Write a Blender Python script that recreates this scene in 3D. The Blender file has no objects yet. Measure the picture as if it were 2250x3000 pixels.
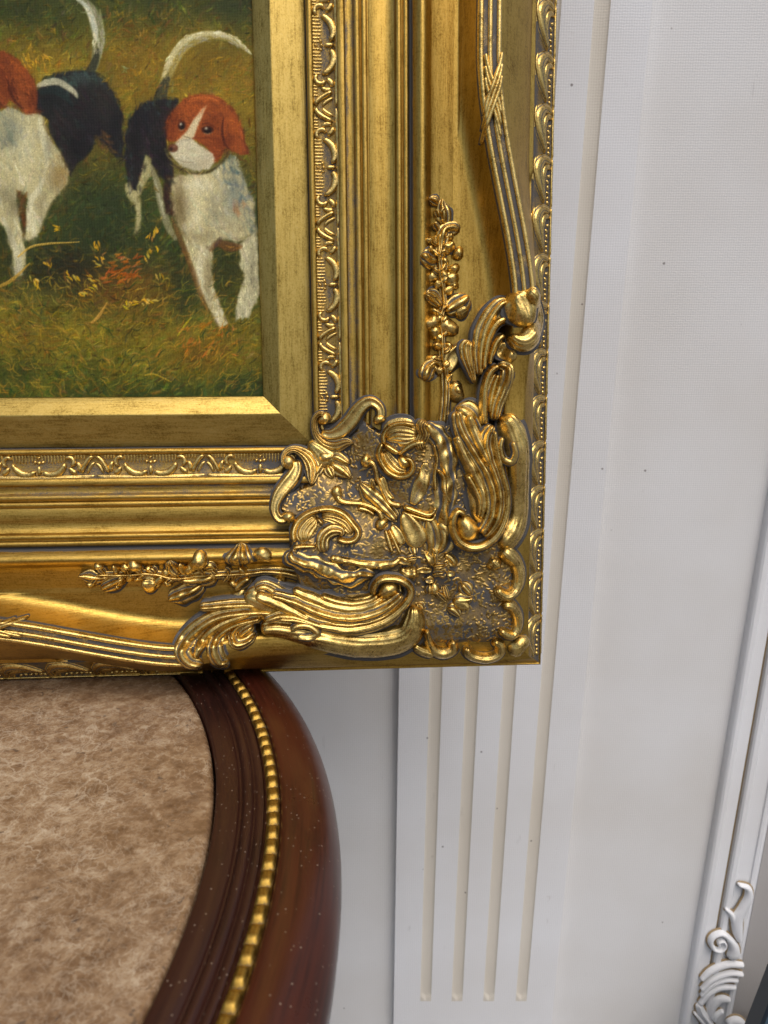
import bpy, math, random
import numpy as np
from mathutils import Matrix, Vector

random.seed(7)
rng = np.random.default_rng(11)
SC = bpy.context.scene
COL = SC.collection
R = math.radians

# ------------------------------------------------------------------ camera, sky, sun, exposure
TABLE_Z = 0.74
F, CX, CY = 2167.0, 1125.0, 1500.0            # the photograph's focal length and centre, in its pixels
# camera axes in world coordinates (x right, y down, z forward)
PITCH = R(14.57)
CAM_Z = TABLE_Z + 0.2223
def cam_rays(x, y):
    x = np.asarray(x, float); y = np.asarray(y, float)
    a = (x - CX) / F; b = (y - CY) / F
    cp, sp = math.cos(PITCH), math.sin(PITCH)
    return np.stack([a, cp - b * sp, -sp - b * cp], -1)       # world direction, unit depth along the axis
cam_data = bpy.data.cameras.new('camera')
cam = bpy.data.objects.new('camera', cam_data); COL.objects.link(cam)
cam.location = (0, 0, CAM_Z)
cam.rotation_euler = (R(90) - PITCH, 0, 0)
cam_data.sensor_fit = 'VERTICAL'; cam_data.sensor_height = 36.0
cam_data.lens = 36.0 * F / 3000.0
cam_data.clip_start = 0.01; cam_data.clip_end = 3000
cam_data.dof.use_dof = True; cam_data.dof.focus_distance = 0.47; cam_data.dof.aperture_fstop = 14.0
SC.camera = cam
SC.render.resolution_x, SC.render.resolution_y = 768, 1024
SC.view_settings.view_transform = 'Standard'
SC.view_settings.look = 'None'
SC.view_settings.gamma = 1.0
SC.view_settings.exposure = 0.1
SC.cycles.use_denoising = True

SUN_EL, SUN_AZ = 60.0, 158.0                  # azimuth clockwise from +Y (where the camera looks)
world = bpy.data.worlds.new('World'); SC.world = world; world.use_nodes = True
wn = world.node_tree
bg = wn.nodes['Background']
sky = wn.nodes.new('ShaderNodeTexSky'); sky.sky_type = 'NISHITA'; sky.sun_disc = False
sky.sun_elevation = R(SUN_EL); sky.sun_rotation = R(SUN_AZ)
sky.air_density = 1.0; sky.dust_density = 4.0; sky.ozone_density = 0.6
wn.links.new(sky.outputs[0], bg.inputs[0]); bg.inputs[1].default_value = 0.13
sl = bpy.data.lights.new('sun', 'SUN'); sl.energy = 1.4; sl.angle = R(50); sl.color = (1.0, 0.97, 0.93)
so = bpy.data.objects.new('sun', sl); COL.objects.link(so)
sd = Vector((math.sin(R(SUN_AZ)) * math.cos(R(SUN_EL)), math.cos(R(SUN_AZ)) * math.cos(R(SUN_EL)), math.sin(R(SUN_EL))))
so.rotation_euler = sd.to_track_quat('Z', 'Y').to_euler()
so.location = (-1, -2, 3)

# ------------------------------------------------------------------ helpers
def srgb(r, g, b):
    return tuple(((c / 255) / 12.92 if c / 255 <= 0.04045 else ((c / 255 + 0.055) / 1.055) ** 2.4) for c in (r, g, b))

def tag(o, label, cat, group=None):
    o['label'] = label; o['category'] = cat
    if group: o['group'] = group

def mesh_from(name, V, faces, attrs=None, uv=None, smooth=True):
    """V (n,3); faces list of (m,k) int arrays."""
    me = bpy.data.meshes.new(name)
    V = np.ascontiguousarray(V, np.float32)
    faces = [np.asarray(f, np.int32) for f in faces if len(f)]
    nl = sum(f.size for f in faces); nf = sum(len(f) for f in faces)
    me.vertices.add(len(V)); me.vertices.foreach_set('co', V.ravel())
    loops = np.concatenate([f.ravel() for f in faces])
    starts = []; c = 0
    for f in faces:
        starts.append(c + np.arange(len(f)) * f.shape[1]); c += f.size
    me.loops.add(nl); me.loops.foreach_set('vertex_index', loops)
    me.polygons.add(nf); me.polygons.foreach_set('loop_start', np.concatenate(starts).astype(np.int32))
    me.update(calc_edges=True); me.validate()
    me.polygons.foreach_set('use_smooth', np.full(len(me.polygons), bool(smooth)))
    for k, a in (attrs or {}).items():
        a = np.asarray(a, np.float32)
        if a.ndim == 1:
            me.attributes.new(k, 'FLOAT', 'POINT').data.foreach_set('value', a)
        else:
            a4 = np.ones((len(a), 4), np.float32); a4[:, :3] = a
            me.attributes.new(k, 'FLOAT_COLOR', 'POINT').data.foreach_set('color', a4.ravel())
    if uv is not None:
        l = me.uv_layers.new(name='rail')
        vi = np.empty(len(me.loops), np.int32); me.loops.foreach_get('vertex_index', vi)
        l.data.foreach_set('uv', np.asarray(uv, np.float32)[vi].ravel())
    return me

def link(name, me, mat=None, parent=None, loc=None, mtx=None):
    o = bpy.data.objects.new(name, me); COL.objects.link(o)
    if mat and me is not None and not me.materials: me.materials.append(mat)
    if parent is not None: o.parent = parent
    if mtx is not None: o.matrix_basis = mtx
    if loc is not None: o.location = loc
    return o

def grid_faces(nr, nc, close_c=False):
    i = np.arange(nr - 1)[:, None]; j = np.arange(nc if close_c else nc - 1)[None, :]
    j2 = (j + 1) % nc
    return np.stack([i * nc + j, i * nc + j2, (i + 1) * nc + j2, (i + 1) * nc + j], -1).reshape(-1, 4)

class MB:
    """collects patches into one mesh"""
    def __init__(s): s.v = []; s.f = {}; s.a = {}; s.n = 0
    def add(s, V, faces, **attrs):
        V = np.asarray(V, float)
        for f in faces:
            f = np.asarray(f)
            if len(f): s.f.setdefault(f.shape[1], []).append(f + s.n)
        s.v.append(V); s.n += len(V)
        for k, a in attrs.items(): s.a.setdefault(k, []).append(np.asarray(a, float))
        return s
    def mesh(s, name, smooth=True):
        at = {k: np.concatenate(a) for k, a in s.a.items()}
        return mesh_from(name, np.concatenate(s.v), [np.concatenate(f) for f in s.f.values()], at, smooth=smooth)

def box_arrays(x0, x1, y0, y1, z0, z1):
    V = np.array([[x, y, z] for x in (x0, x1) for y in (y0, y1) for z in (z0, z1)], float)
    Fc = np.array([[0, 1, 3, 2], [4, 6, 7, 5], [0, 4, 5, 1], [2, 3, 7, 6], [0, 2, 6, 4], [1, 5, 7, 3]])
    return V, Fc

def catmull(P, n):
    P = np.asarray(P, float)
    if len(P) == 2: 
        k = np.linspace(0, 1, n)[:, None]; return P[0] * (1 - k) + P[1] * k
    Q = np.vstack([2 * P[0] - P[1], P, 2 * P[-1] - P[-2]])
    d = np.r_[0, np.cumsum(np.hypot(*(np.diff(P[:, :2], axis=0).T)))]
    tt = np.interp(np.linspace(0, d[-1], n), d, np.arange(len(P)))
    i = np.minimum(tt.astype(int), len(P) - 2); f = (tt - i)[:, None]
    p0, p1, p2, p3 = Q[i], Q[i + 1], Q[i + 2], Q[i + 3]
    return 0.5 * (2 * p1 + (p2 - p0) * f + (2 * p0 - 5 * p1 + 4 * p2 - p3) * f ** 2 + (3 * p1 - p0 - 3 * p2 + p3) * f ** 3)

_ph = rng.uniform(0, 6.28, (12, 3)); _fr = rng.normal(0, 1, (12, 2))
def lump(u, v, scale):
    """smooth pseudo-noise in -1..1 for positions in metres; scale = feature size"""
    r = 0
    for k in range(12):
        r = r + np.sin((_fr[k, 0] * u + _fr[k, 1] * v) * (2.2 / scale) + _ph[k, 0])
    return r / 5.0

# ------------------------------------------------------------------ materials
def new_mat(name):
    m = bpy.data.materials.new(name); m.use_nodes = True
    nt = m.node_tree; return m, nt, nt.nodes['Principled BSDF']
def N(nt, typ, **kw):
    n = nt.nodes.new(typ)
    for k, v in kw.items():
        if k.startswith('i_'):
            key = k[2:]; key = int(key) if key.isdigit() else key.replace('_', ' ')
            n.inputs[key].default_value = v
        else: setattr(n, k, v)
    return n
def ramp(nt, src, stops):
    n = nt.nodes.new('ShaderNodeValToRGB'); e = n.color_ramp.elements
    while len(e) < len(stops): e.new(0.5)
    for el, (p, c) in zip(e, stops):
        el.position = p; el.color = (*c, 1) if isinstance(c, tuple) else (c, c, c, 1)
    nt.links.new(src, n.inputs[0]); return n.outputs[0]
def mixc(nt, fac, a, b, mode='MIX'):
    n = nt.nodes.new('ShaderNodeMix'); n.data_type = 'RGBA'; n.blend_type = mode
    for s, v in ((n.inputs[0], fac), (n.inputs[6], a), (n.inputs[7], b)):
        if hasattr(v, 'is_linked'): nt.links.new(v, s)
        elif isinstance(v, tuple): s.default_value = (*v, 1)
        else: s.default_value = v
    return n.outputs[2]
def mathn(nt, op, a, b=0.0, c=None, clamp=False):
    n = nt.nodes.new('ShaderNodeMath'); n.operation = op; n.use_clamp = clamp
    for s, v in zip(n.inputs, (a, b, c)):
        if v is None: continue
        if hasattr(v, 'is_linked'): nt.links.new(v, s)
        else: s.default_value = v
    return n.outputs[0]
def mapped(nt, out, scale, rot=(0, 0, 0)):
    m = nt.nodes.new('ShaderNodeMapping'); nt.links.new(out, m.inputs[0])
    m.inputs['Scale'].default_value = scale; m.inputs['Rotation'].default_value = rot
    return m.outputs[0]
def noise(nt, vec, scale, detail=4, rough=0.55, dist=0.0):
    n = nt.nodes.new('ShaderNodeTexNoise'); nt.links.new(vec, n.inputs['Vector'])
    n.inputs['Scale'].default_value = scale; n.inputs['Detail'].default_value = detail
    n.inputs['Roughness'].default_value = rough; n.inputs['Distortion'].default_value = dist
    return n.outputs[0]

GREY = srgb(80, 80, 81)
def gold_material(name, streak, gold=(0.48, 0.302, 0.064), deep=(0.17, 0.088, 0.013), rough=0.35, wn=1.0):
    """aged gilding: warm gold leaf, brushed along the moulding, with a grey wash left in the hollows ('wash')"""
    m, nt, b = new_mat(name)
    L = nt.links.new
    tc = N(nt, 'ShaderNodeTexCoord')
    if streak:
        uvn = N(nt, 'ShaderNodeUVMap', uv_map='rail')
        st = noise(nt, mapped(nt, uvn.outputs[0], (90, 1500, 1)), 1.0, 5, 0.7)
        st2 = noise(nt, mapped(nt, uvn.outputs[0], (24, 520, 1)), 1.0, 4, 0.65)
        blot = noise(nt, mapped(nt, uvn.outputs[0], (60, 130, 1)), 1.0, 5, 0.68)
    else:
        st = noise(nt, tc.outputs['Object'], 900, 4, 0.65)
        st2 = noise(nt, tc.outputs['Object'], 260, 4, 0.6)
        blot = noise(nt, tc.outputs['Object'], 90, 4, 0.6)
    fine = noise(nt, tc.outputs['Object'], 2600, 2, 0.6)
    k = mathn(nt, 'ADD', mathn(nt, 'MULTIPLY', st, 0.45), mathn(nt, 'MULTIPLY', st2, 0.35))
    k = mathn(nt, 'ADD', k, mathn(nt, 'MULTIPLY', blot, 0.45))
    spk = noise(nt, tc.outputs['Object'], 850, 3, 0.75)
    k = mathn(nt, 'ADD', k, mathn(nt, 'MULTIPLY', mathn(nt, 'SUBTRACT', spk, 0.5), 0.55))
    col = ramp(nt, k, [(0.40, deep), (0.64, gold), (0.82, (min(gold[0] * 1.1, 1), gold[1] * 1.14, gold[2] * 1.4))])
    wash = N(nt, 'ShaderNodeAttribute', attribute_name='wash')
    wm = mathn(nt, 'ADD', wash.outputs['Fac'], mathn(nt, 'MULTIPLY', mathn(nt, 'SUBTRACT', blot, 0.5), 0.9 * wn))
    wm = mathn(nt, 'ADD', wm, mathn(nt, 'MULTIPLY', mathn(nt, 'SUBTRACT', fine, 0.5), 0.7 * wn))
    wm = ramp(nt, wm, [(0.48, 0.0), (0.72, 1.0)])
    # specks and rubbed pits everywhere
    pit = ramp(nt, noise(nt, tc.outputs['Object'], 1100, 3, 0.7), [(0.64, 0.0), (0.72, 1.0)])
    wm = mathn(nt, 'MAXIMUM', wm, mathn(nt, 'MULTIPLY', pit, 0.45))
    gcol = mixc(nt, fine, (0.05, 0.04, 0.03), GREY)
    L(mixc(nt, wm, col, gcol), b.inputs['Base Color'])
    L(mathn(nt, 'MULTIPLY_ADD', wm, -0.9, 1.0), b.inputs['Metallic'])
    rr = mathn(nt, 'MULTIPLY_ADD', st2, 0.24, rough - 0.12)
    L(mathn(nt, 'MULTIPLY_ADD', wm, 0.35, rr, clamp=True), b.inputs['Roughness'])
    bp = N(nt, 'ShaderNodeBump'); bp.inputs['Strength'].default_value = 0.5; bp.inputs['Distance'].default_value = 0.00035
    hh = mathn(nt, 'ADD', mathn(nt, 'MULTIPLY', st, 0.8), mathn(nt, 'MULTIPLY', fine, 0.35))
    L(hh, bp.inputs['Height']); L(bp.outputs[0], b.inputs['Normal'])
    return m
M_RAIL = gold_material('gilded_moulding', True)
M_LINER = gold_material('gilded_liner', True, gold=(0.47, 0.325, 0.083), deep=(0.17, 0.105, 0.02), rough=0.37)
M_ORN = gold_material('gilded_ornament', False, gold=(0.70, 0.485, 0.15), deep=(0.16, 0.085, 0.016), rough=0.28)
M_PAD = gold_material('gilded_stipple', False, gold=(0.40, 0.26, 0.08), deep=(0.15, 0.08, 0.018), rough=0.36, wn=0.45)
M_BRASS = gold_material('brass_beading', False, gold=(0.42, 0.26, 0.05), deep=(0.20, 0.10, 0.02), rough=0.48)

def cloth_material(name, base, spec_dirt=True):
    m, nt, b = new_mat(name); L = nt.links.new
    tc = N(nt, 'ShaderNodeTexCoord'); ob = tc.outputs['Object']
    wx = N(nt, 'ShaderNodeTexWave', bands_direction='X', i_Scale=143.0, i_Distortion=2.2, i_Detail=2.0, i_Detail_Scale=2.0); L(ob, wx.inputs[0])
    wz = N(nt, 'ShaderNodeTexWave', bands_direction='Z', i_Scale=143.0, i_Distortion=2.2, i_Detail=2.0, i_Detail_Scale=2.0); L(ob, wz.inputs[0])
    weave = mathn(nt, 'ADD', wx.outputs['Fac'], wz.outputs['Fac'])
    big = noise(nt, ob, 6, 3, 0.5)
    col = mixc(nt, ramp(nt, big, [(0.35, 0.0), (0.7, 1.0)]), base, tuple(c * f for c, f in zip(base, (0.91, 0.89, 0.86))))
    dirt = ramp(nt, noise(nt, mapped(nt, ob, (1, 1, 0.6)), 60, 3, 0.7), [(0.70, 0.0), (0.80, 1.0)])
    col = mixc(nt, mathn(nt, 'MULTIPLY', dirt, 0.3), col, srgb(140, 128, 116))
    vo = N(nt, 'ShaderNodeTexVoronoi', i_Scale=34.0); L(ob, vo.inputs['Vector'])
    dot = ramp(nt, vo.outputs['Distance'], [(0.028, 1.0), (0.05, 0.0)])
    sel = ramp(nt, vo.outputs['Color'], [(0.40, 0.0), (0.45, 1.0)])
    sm = ramp(nt, noise(nt, mapped(nt, ob, (90, 20, 22), (0, 0.6, 0)), 1.0, 3, 0.6), [(0.70, 0.0), (0.80, 1.0)])
    col = mixc(nt, mathn(nt, 'MULTIPLY', sm, 0.22), col, srgb(120, 112, 106))
    col = mixc(nt, mathn(nt, 'MULTIPLY', mathn(nt, 'MULTIPLY', dot, sel), 0.75), col, srgb(90, 80, 74))
    L(mixc(nt, mathn(nt, 'MULTIPLY', weave, 0.035), col, tuple(c * 0.6 for c in base)), b.inputs['Base Color'])
    b.inputs['Roughness'].default_value = 0.75; b.inputs['Specular IOR Level'].default_value = 0.25
    bp = N(nt, 'ShaderNodeBump'); bp.inputs['Strength'].default_value = 0.2; bp.inputs['Distance'].default_value = 0.0004
    L(weave, bp.inputs['Height']); L(bp.outputs[0], b.inputs['Normal'])
    return m
M_WALL = cloth_material('woven_wall_white', (0.70, 0.695, 0.685))
M_PIL = cloth_material('woven_pilaster_white', (0.745, 0.752, 0.765))
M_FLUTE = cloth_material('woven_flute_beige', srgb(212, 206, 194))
M_FIELD = cloth_material('woven_panel_grey', srgb(172, 168, 165))
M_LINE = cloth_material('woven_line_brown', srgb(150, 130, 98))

def simple(name, col, rough=0.6, metal=0.0, nscale=60, var=0.25):
    m, nt, b = new_mat(name)
    tc = N(nt, 'ShaderNodeTexCoord')
    n = noise(nt, tc.outputs['Object'], nscale, 4, 0.6)
    nt.links.new(mixc(nt, n, tuple(c * (1 - var) for c in col), tuple(min(1, c * (1 + var)) for c in col)), b.inputs['Base Color'])
    b.inputs['Roughness'].default_value = rough; b.inputs['Metallic'].default_value = metal
    return m
M_BACK = simple('raw_frame_wood', (0.30, 0.19, 0.10), 0.8)
M_TEAL = simple('dark_teal_board', srgb(62, 84, 98), 0.5)
M_BLACK = simple('black_edge', srgb(18, 30, 40), 0.4)
M_GROUND = simple('grey_paving', (0.16, 0.155, 0.15), 0.85, nscale=8)

def wood_material(name, col, dark, rough):
    m, nt, b = new_mat(name); L = nt.links.new
    tc = N(nt, 'ShaderNodeTexCoord'); ob = tc.outputs['Object']
    sp_ = N(nt, 'ShaderNodeSeparateXYZ'); L(ob, sp_.inputs[0])
    ang = mathn(nt, 'ARCTAN2', sp_.outputs[1], sp_.outputs[0])
    rad = mathn(nt, 'SQRT', mathn(nt, 'ADD', mathn(nt, 'MULTIPLY', sp_.outputs[0], sp_.outputs[0]), mathn(nt, 'MULTIPLY', sp_.outputs[1], sp_.outputs[1])))
    cb = N(nt, 'ShaderNodeCombineXYZ'); L(mathn(nt, 'MULTIPLY', ang, 9.0), cb.inputs[0]); L(mathn(nt, 'MULTIPLY', rad, 520.0), cb.inputs[1]); L(mathn(nt, 'MULTIPLY', sp_.outputs[2], 520.0), cb.inputs[2])
    g = noise(nt, cb.outputs[0], 1.0, 4, 0.65, 0.5)
    g2 = noise(nt, ob, 9, 3, 0.6)
    k = mathn(nt, 'ADD', mathn(nt, 'MULTIPLY', g, 0.45), mathn(nt, 'MULTIPLY', g2, 0.6))
    c = ramp(nt, k, [(0.36, dark), (0.52, col), (0.70, tuple(min(1, x * f) for x, f in zip(col, (1.3, 1.4, 1.3))))])
    vo = N(nt, 'ShaderNodeTexVoronoi', i_Scale=380.0); L(ob, vo.inputs['Vector'])
    dust = mathn(nt, 'MULTIPLY', ramp(nt, vo.outputs['Distance'], [(0.08, 1.0), (0.16, 0.0)]), ramp(nt, vo.outputs['Color'], [(0.48, 0.0), (0.52, 1.0)]))
    L(mixc(nt, mathn(nt, 'MULTIPLY', dust, 0.55), c, srgb(170, 150, 130)), b.inputs['Base Color'])
    film = noise(nt, ob, 40, 4, 0.65)
    L(mathn(nt, 'MULTIPLY_ADD', film, 0.22, rough - 0.08), b.inputs['Roughness'])
    b.inputs['Specular IOR Level'].default_value = 0.34
    b.inputs['Coat Weight'].default_value = 0.12; b.inputs['Coat Roughness'].default_value = 0.2
    return m
M_WOOD = wood_material('mahogany', (0.050, 0.0105, 0.0048), (0.018, 0.004, 0.0025), 0.28)
M_WOODD = wood_material('dark_mahogany', (0.030, 0.0085, 0.005), (0.010, 0.0035, 0.0025), 0.40)

def marble_material():
    m, nt, b = new_mat('brown_marble'); L = nt.links.new
    tc = N(nt, 'ShaderNodeTexCoord'); ob = tc.outputs['Object']
    n1 = noise(nt, mapped(nt, ob, (1, 1.3, 1), (0, 0, 0.5)), 48, 9, 0.7, 0.4)
    n2 = noise(nt, ob, 11, 4, 0.55, 0.4)
    n3 = noise(nt, ob, 210, 4, 0.6, 0.2)
    k = mathn(nt, 'ADD', mathn(nt, 'MULTIPLY', n1, 0.42), mathn(nt, 'ADD', mathn(nt, 'MULTIPLY', n2, 0.26), mathn(nt, 'MULTIPLY', n3, 0.40)))
    c = ramp(nt, k, [(0.42, srgb(98, 73, 51)), (0.50, srgb(122, 95, 69)), (0.55, srgb(136, 109, 81)), (0.60, srgb(150, 124, 95)), (0.68, srgb(168, 145, 116))])
    dv = N(nt, 'ShaderNodeVectorMath', operation='ADD'); L(ob, dv.inputs[0])
    nz = N(nt, 'ShaderNodeTexNoise', i_Scale=55.0, i_Detail=5.0); L(ob, nz.inputs['Vector'])
    sc = N(nt, 'ShaderNodeVectorMath', operation='SCALE'); L(nz.outputs['Color'], sc.inputs[0]); sc.inputs['Scale'].default_value = 0.04
    L(sc.outputs[0], dv.inputs[1])
    for scl, wd_, amt, n_, thr in ((46.0, 0.03, 0.34, n2, 0.48), (120.0, 0.055, 0.30, n1, 0.47), (230.0, 0.08, 0.22, n2, 0.42)):
        vv = N(nt, 'ShaderNodeTexVoronoi', feature='DISTANCE_TO_EDGE', i_Scale=scl); L(dv.outputs[0], vv.inputs['Vector'])
        vein = mathn(nt, 'MULTIPLY', ramp(nt, vv.outputs['Distance'], [(wd_ * .3, 1.0), (wd_, 0.0)]), ramp(nt, n_, [(thr, 0.0), (thr + .1, 1.0)]))
        c = mixc(nt, mathn(nt, 'MULTIPLY', vein, amt), c, srgb(206, 190, 164))
    vd = N(nt, 'ShaderNodeTexVoronoi', i_Scale=110.0, i_Randomness=1.0); L(dv.outputs[0], vd.inputs['Vector'])
    dark = mathn(nt, 'MULTIPLY', ramp(nt, vd.outputs['Distance'], [(0.10, 1.0), (0.20, 0.0)]), ramp(nt, vd.outputs['Color'], [(0.50, 0.0), (0.54, 1.0)]))
    c = mixc(nt, mathn(nt, 'MULTIPLY', dark, 0.7), c, srgb(78, 66, 58))
    # fine scratches
    sx = noise(nt, mapped(nt, ob, (900, 14, 1), (0, 0, 0.35)), 1.0, 2, 0.5)
    scr = ramp(nt, sx, [(0.74, 0.0), (0.78, 1.0)])
    c = mixc(nt, mathn(nt, 'MULTIPLY', scr, 0.35), c, srgb(214, 200, 180))
    L(c, b.inputs['Base Color'])
    L(mathn(nt, 'MULTIPLY_ADD', n3, 0.2, 0.16), b.inputs['Roughness'])
    b.inputs['Specular IOR Level'].default_value = 0.45
    return m
M_MARBLE = marble_material()

def canvas_material():
    m, nt, b = new_mat('oil_paint_on_canvas'); L = nt.links.new
    a = N(nt, 'ShaderNodeAttribute', attribute_name='paint')
    tc = N(nt, 'ShaderNodeTexCoord'); ob = tc.outputs['Object']
    wx = N(nt, 'ShaderNodeTexWave', bands_direction='X', i_Scale=210.0, i_Distortion=1.2, i_Detail=1.0); L(ob, wx.inputs[0])
    wy = N(nt, 'ShaderNodeTexWave', bands_direction='Y', i_Scale=380.0, i_Distortion=1.2, i_Detail=1.0); L(ob, wy.inputs[0])
    weave = mathn(nt, 'MULTIPLY_ADD', wy.outputs['Fac'], 1.3, wx.outputs['Fac'])
    c = mixc(nt, mathn(nt, 'MULTIPLY', weave, 0.05), a.outputs['Color'], (0.02, 0.018, 0.01))
    L(c, b.inputs['Base Color'])
    b.inputs['Roughness'].default_value = 0.55; b.inputs['Specular IOR Level'].default_value = 0.12
    bp = N(nt, 'ShaderNodeBump'); bp.inputs['Strength'].default_value = 0.3; bp.inputs['Distance'].default_value = 0.0001
    L(weave, bp.inputs['Height']); L(bp.outputs[0], b.inputs['Normal'])
    return m
M_PAINT = canvas_material()

# ------------------------------------------------------------------ ground and wall
def sheet(name, V, mat, parent=None):
    return link(name, mesh_from(name, V, [np.array([[0, 1, 2, 3]])], smooth=False), mat, parent)
g = sheet('ground', np.array([[-400, -400, 0], [400, -400, 0], [400, 400, 0], [-400, 400, 0]]), M_GROUND)
g['kind'] = 'structure'

WY = 0.72                                      # the wall's front plane
def wall_pt(x, y, out=0.0):
    r = cam_rays(x, y); k = (WY - out) / r[..., 1]
    return np.stack([r[..., 0] * k, (WY - out) + 0 * k, CAM_Z + r[..., 2] * k], -1)
wall = bpy.data.objects.new('panelled_wall', None); COL.objects.link(wall); wall.location = (0, WY, 0)
tag(wall, 'white woven-textured panelled wall with a fluted pilaster behind the gilt frame', 'wall')
V, Fc = box_arrays(-1.3, 1.3, 0, 0.02, 0.001, 2.3)
link('wall_panel', mesh_from('wall_panel', V, [Fc], smooth=False), M_WALL, wall)

# pilaster: heightfield between its two straight edges, with four channels
ztop, zbot = 2.25, 0.05
def line_x(p, q):
    a, b = wall_pt(*p, 0.012), wall_pt(*q, 0.012)
    return lambda z: a[0] + (b[0] - a[0]) * (z - a[2]) / (b[2] - a[2])
XL = line_x((1169, 1985), (1153, 3000)); XR = line_x((1912, 0), (1616, 3000))
fc = [0.198, 0.394, 0.592, 0.795]; fhw = 0.034
ztip = wall_pt(1400, 2932, 0.012)[2]
ps = [0.0, 0.0, 0.012]
p_list = [0.0]
for c in fc: p_list += list(c + fhw * np.linspace(-1, 1, 13))
p_arr = np.unique(np.round(np.r_[p_list, np.linspace(0.004, 0.996, 18), 1.0], 5))
z_arr = np.r_[zbot, ztip - 0.02, np.linspace(ztip - 0.004, ztip + 0.012, 15), np.linspace(ztip + 0.03, ztop, 24)]
PP, ZZ = np.meshgrid(p_arr, z_arr)
XX = XL(ZZ) + (XR(ZZ) - XL(ZZ)) * PP
depth = np.zeros_like(PP)
for c in fc:
    q = np.clip(1 - ((PP - c) / fhw) ** 2, 0, 1)
    tip = np.clip((ZZ - ztip - 0.008 * np.abs(PP - c) / fhw) / 0.006, 0, 1)
    depth = np.maximum(depth, q ** 0.5 * tip)
YY = -0.012 + 0.0018 * depth
V = np.stack([XX, YY, ZZ], -1).reshape(-1, 3); nc = len(p_arr)
Fg = grid_faces(len(z_arr), nc)
pc = 0.5 * (PP.ravel()[Fg[:, 0]] + PP.ravel()[Fg[:, 1]]); zc = ZZ.ravel()[Fg[:, 0]]
inside = np.full(len(Fg), -1)
for k, c in enumerate(fc): inside[(np.abs(pc - c) < fhw * 0.98) & (zc >= ztip - 0.001)] = k
# sides
side = []
Vs = [V]; n0 = len(V)
for col in (0, nc - 1):
    e = V.reshape(len(z_arr), nc, 3)[:, col].copy(); e[:, 1] = 0.002
    Vs.append(e)
Vp = np.vstack(Vs)
nz = len(z_arr); i = np.arange(nz - 1)
sf = np.vstack([np.stack([n0 + i, i * nc, (i + 1) * nc, n0 + i + 1], -1),
                np.stack([i * nc + nc - 1, n0 + nz + i, n0 + nz + i + 1, (i + 1) * nc + nc - 1], -1)])
pil = link('pilaster', mesh_from('pilaster', Vp, [Fg[inside < 0], sf], smooth=False), M_PIL, wall)
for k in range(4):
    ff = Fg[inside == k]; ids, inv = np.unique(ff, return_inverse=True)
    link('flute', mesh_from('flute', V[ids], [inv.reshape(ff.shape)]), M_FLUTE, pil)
# plinth under the pilaster, its top edge just inside the picture
zp = wall_pt(1140, 3090, 0.016)[2]
V, Fc = box_arrays(XL(zp) - 0.006, XR(zp) + 0.006, -0.016, 0.002, 0.002, zp)
link('pilaster_plinth', mesh_from('pilaster_plinth', V, [Fc], smooth=False), M_PIL, wall)

# panel moulding at the right
ma, mb_ = wall_pt(2171, 1900), wall_pt(1987, 3000)
mdir = (mb_ - ma) / np.linalg.norm(mb_ - ma); mper = np.array([-mdir[2], 0, mdir[0]]); mper *= np.sign(mper[0])
def strip(name, prof, mat, l0=-1.3, l1=0.62):
    prof = np.array(prof, float); n = len(prof)
    V = []
    for l in (l0, l1):
        for d, h in prof: V.append(ma + mdir * l + mper * d - np.array([0, WY + h, 0]))
    return link(name, mesh_from(name, np.array(V), [grid_faces(2, n)[:, ::-1]], smooth=False), mat, wall)
strip('panel_moulding', [(0, -0.001), (0, .006), (.001, .009), (.003, .0105), (.007, .0105), (.0095, .0085), (.0105, .006), (.022, .0055), (.0222, .0015)], M_PIL)
strip('brown_line', [(.0221, .0017), (.0262, .0017)], M_LINE)  # thin brown line set in the groove between the two mouldings
strip('panel_moulding', [(.026, .0015), (.0262, .0065), (.028, .0085), (.033, .0085), (.035, .0065), (.036, .0045), (.052, .0045), (.0525, .0065), (.056, .007), (.0595, .0055), (.062, .002), (.064, -.001)], M_PIL)

strip('panel_field', [(.0635, .0008), (.60, .0008)], M_FIELD)

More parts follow.
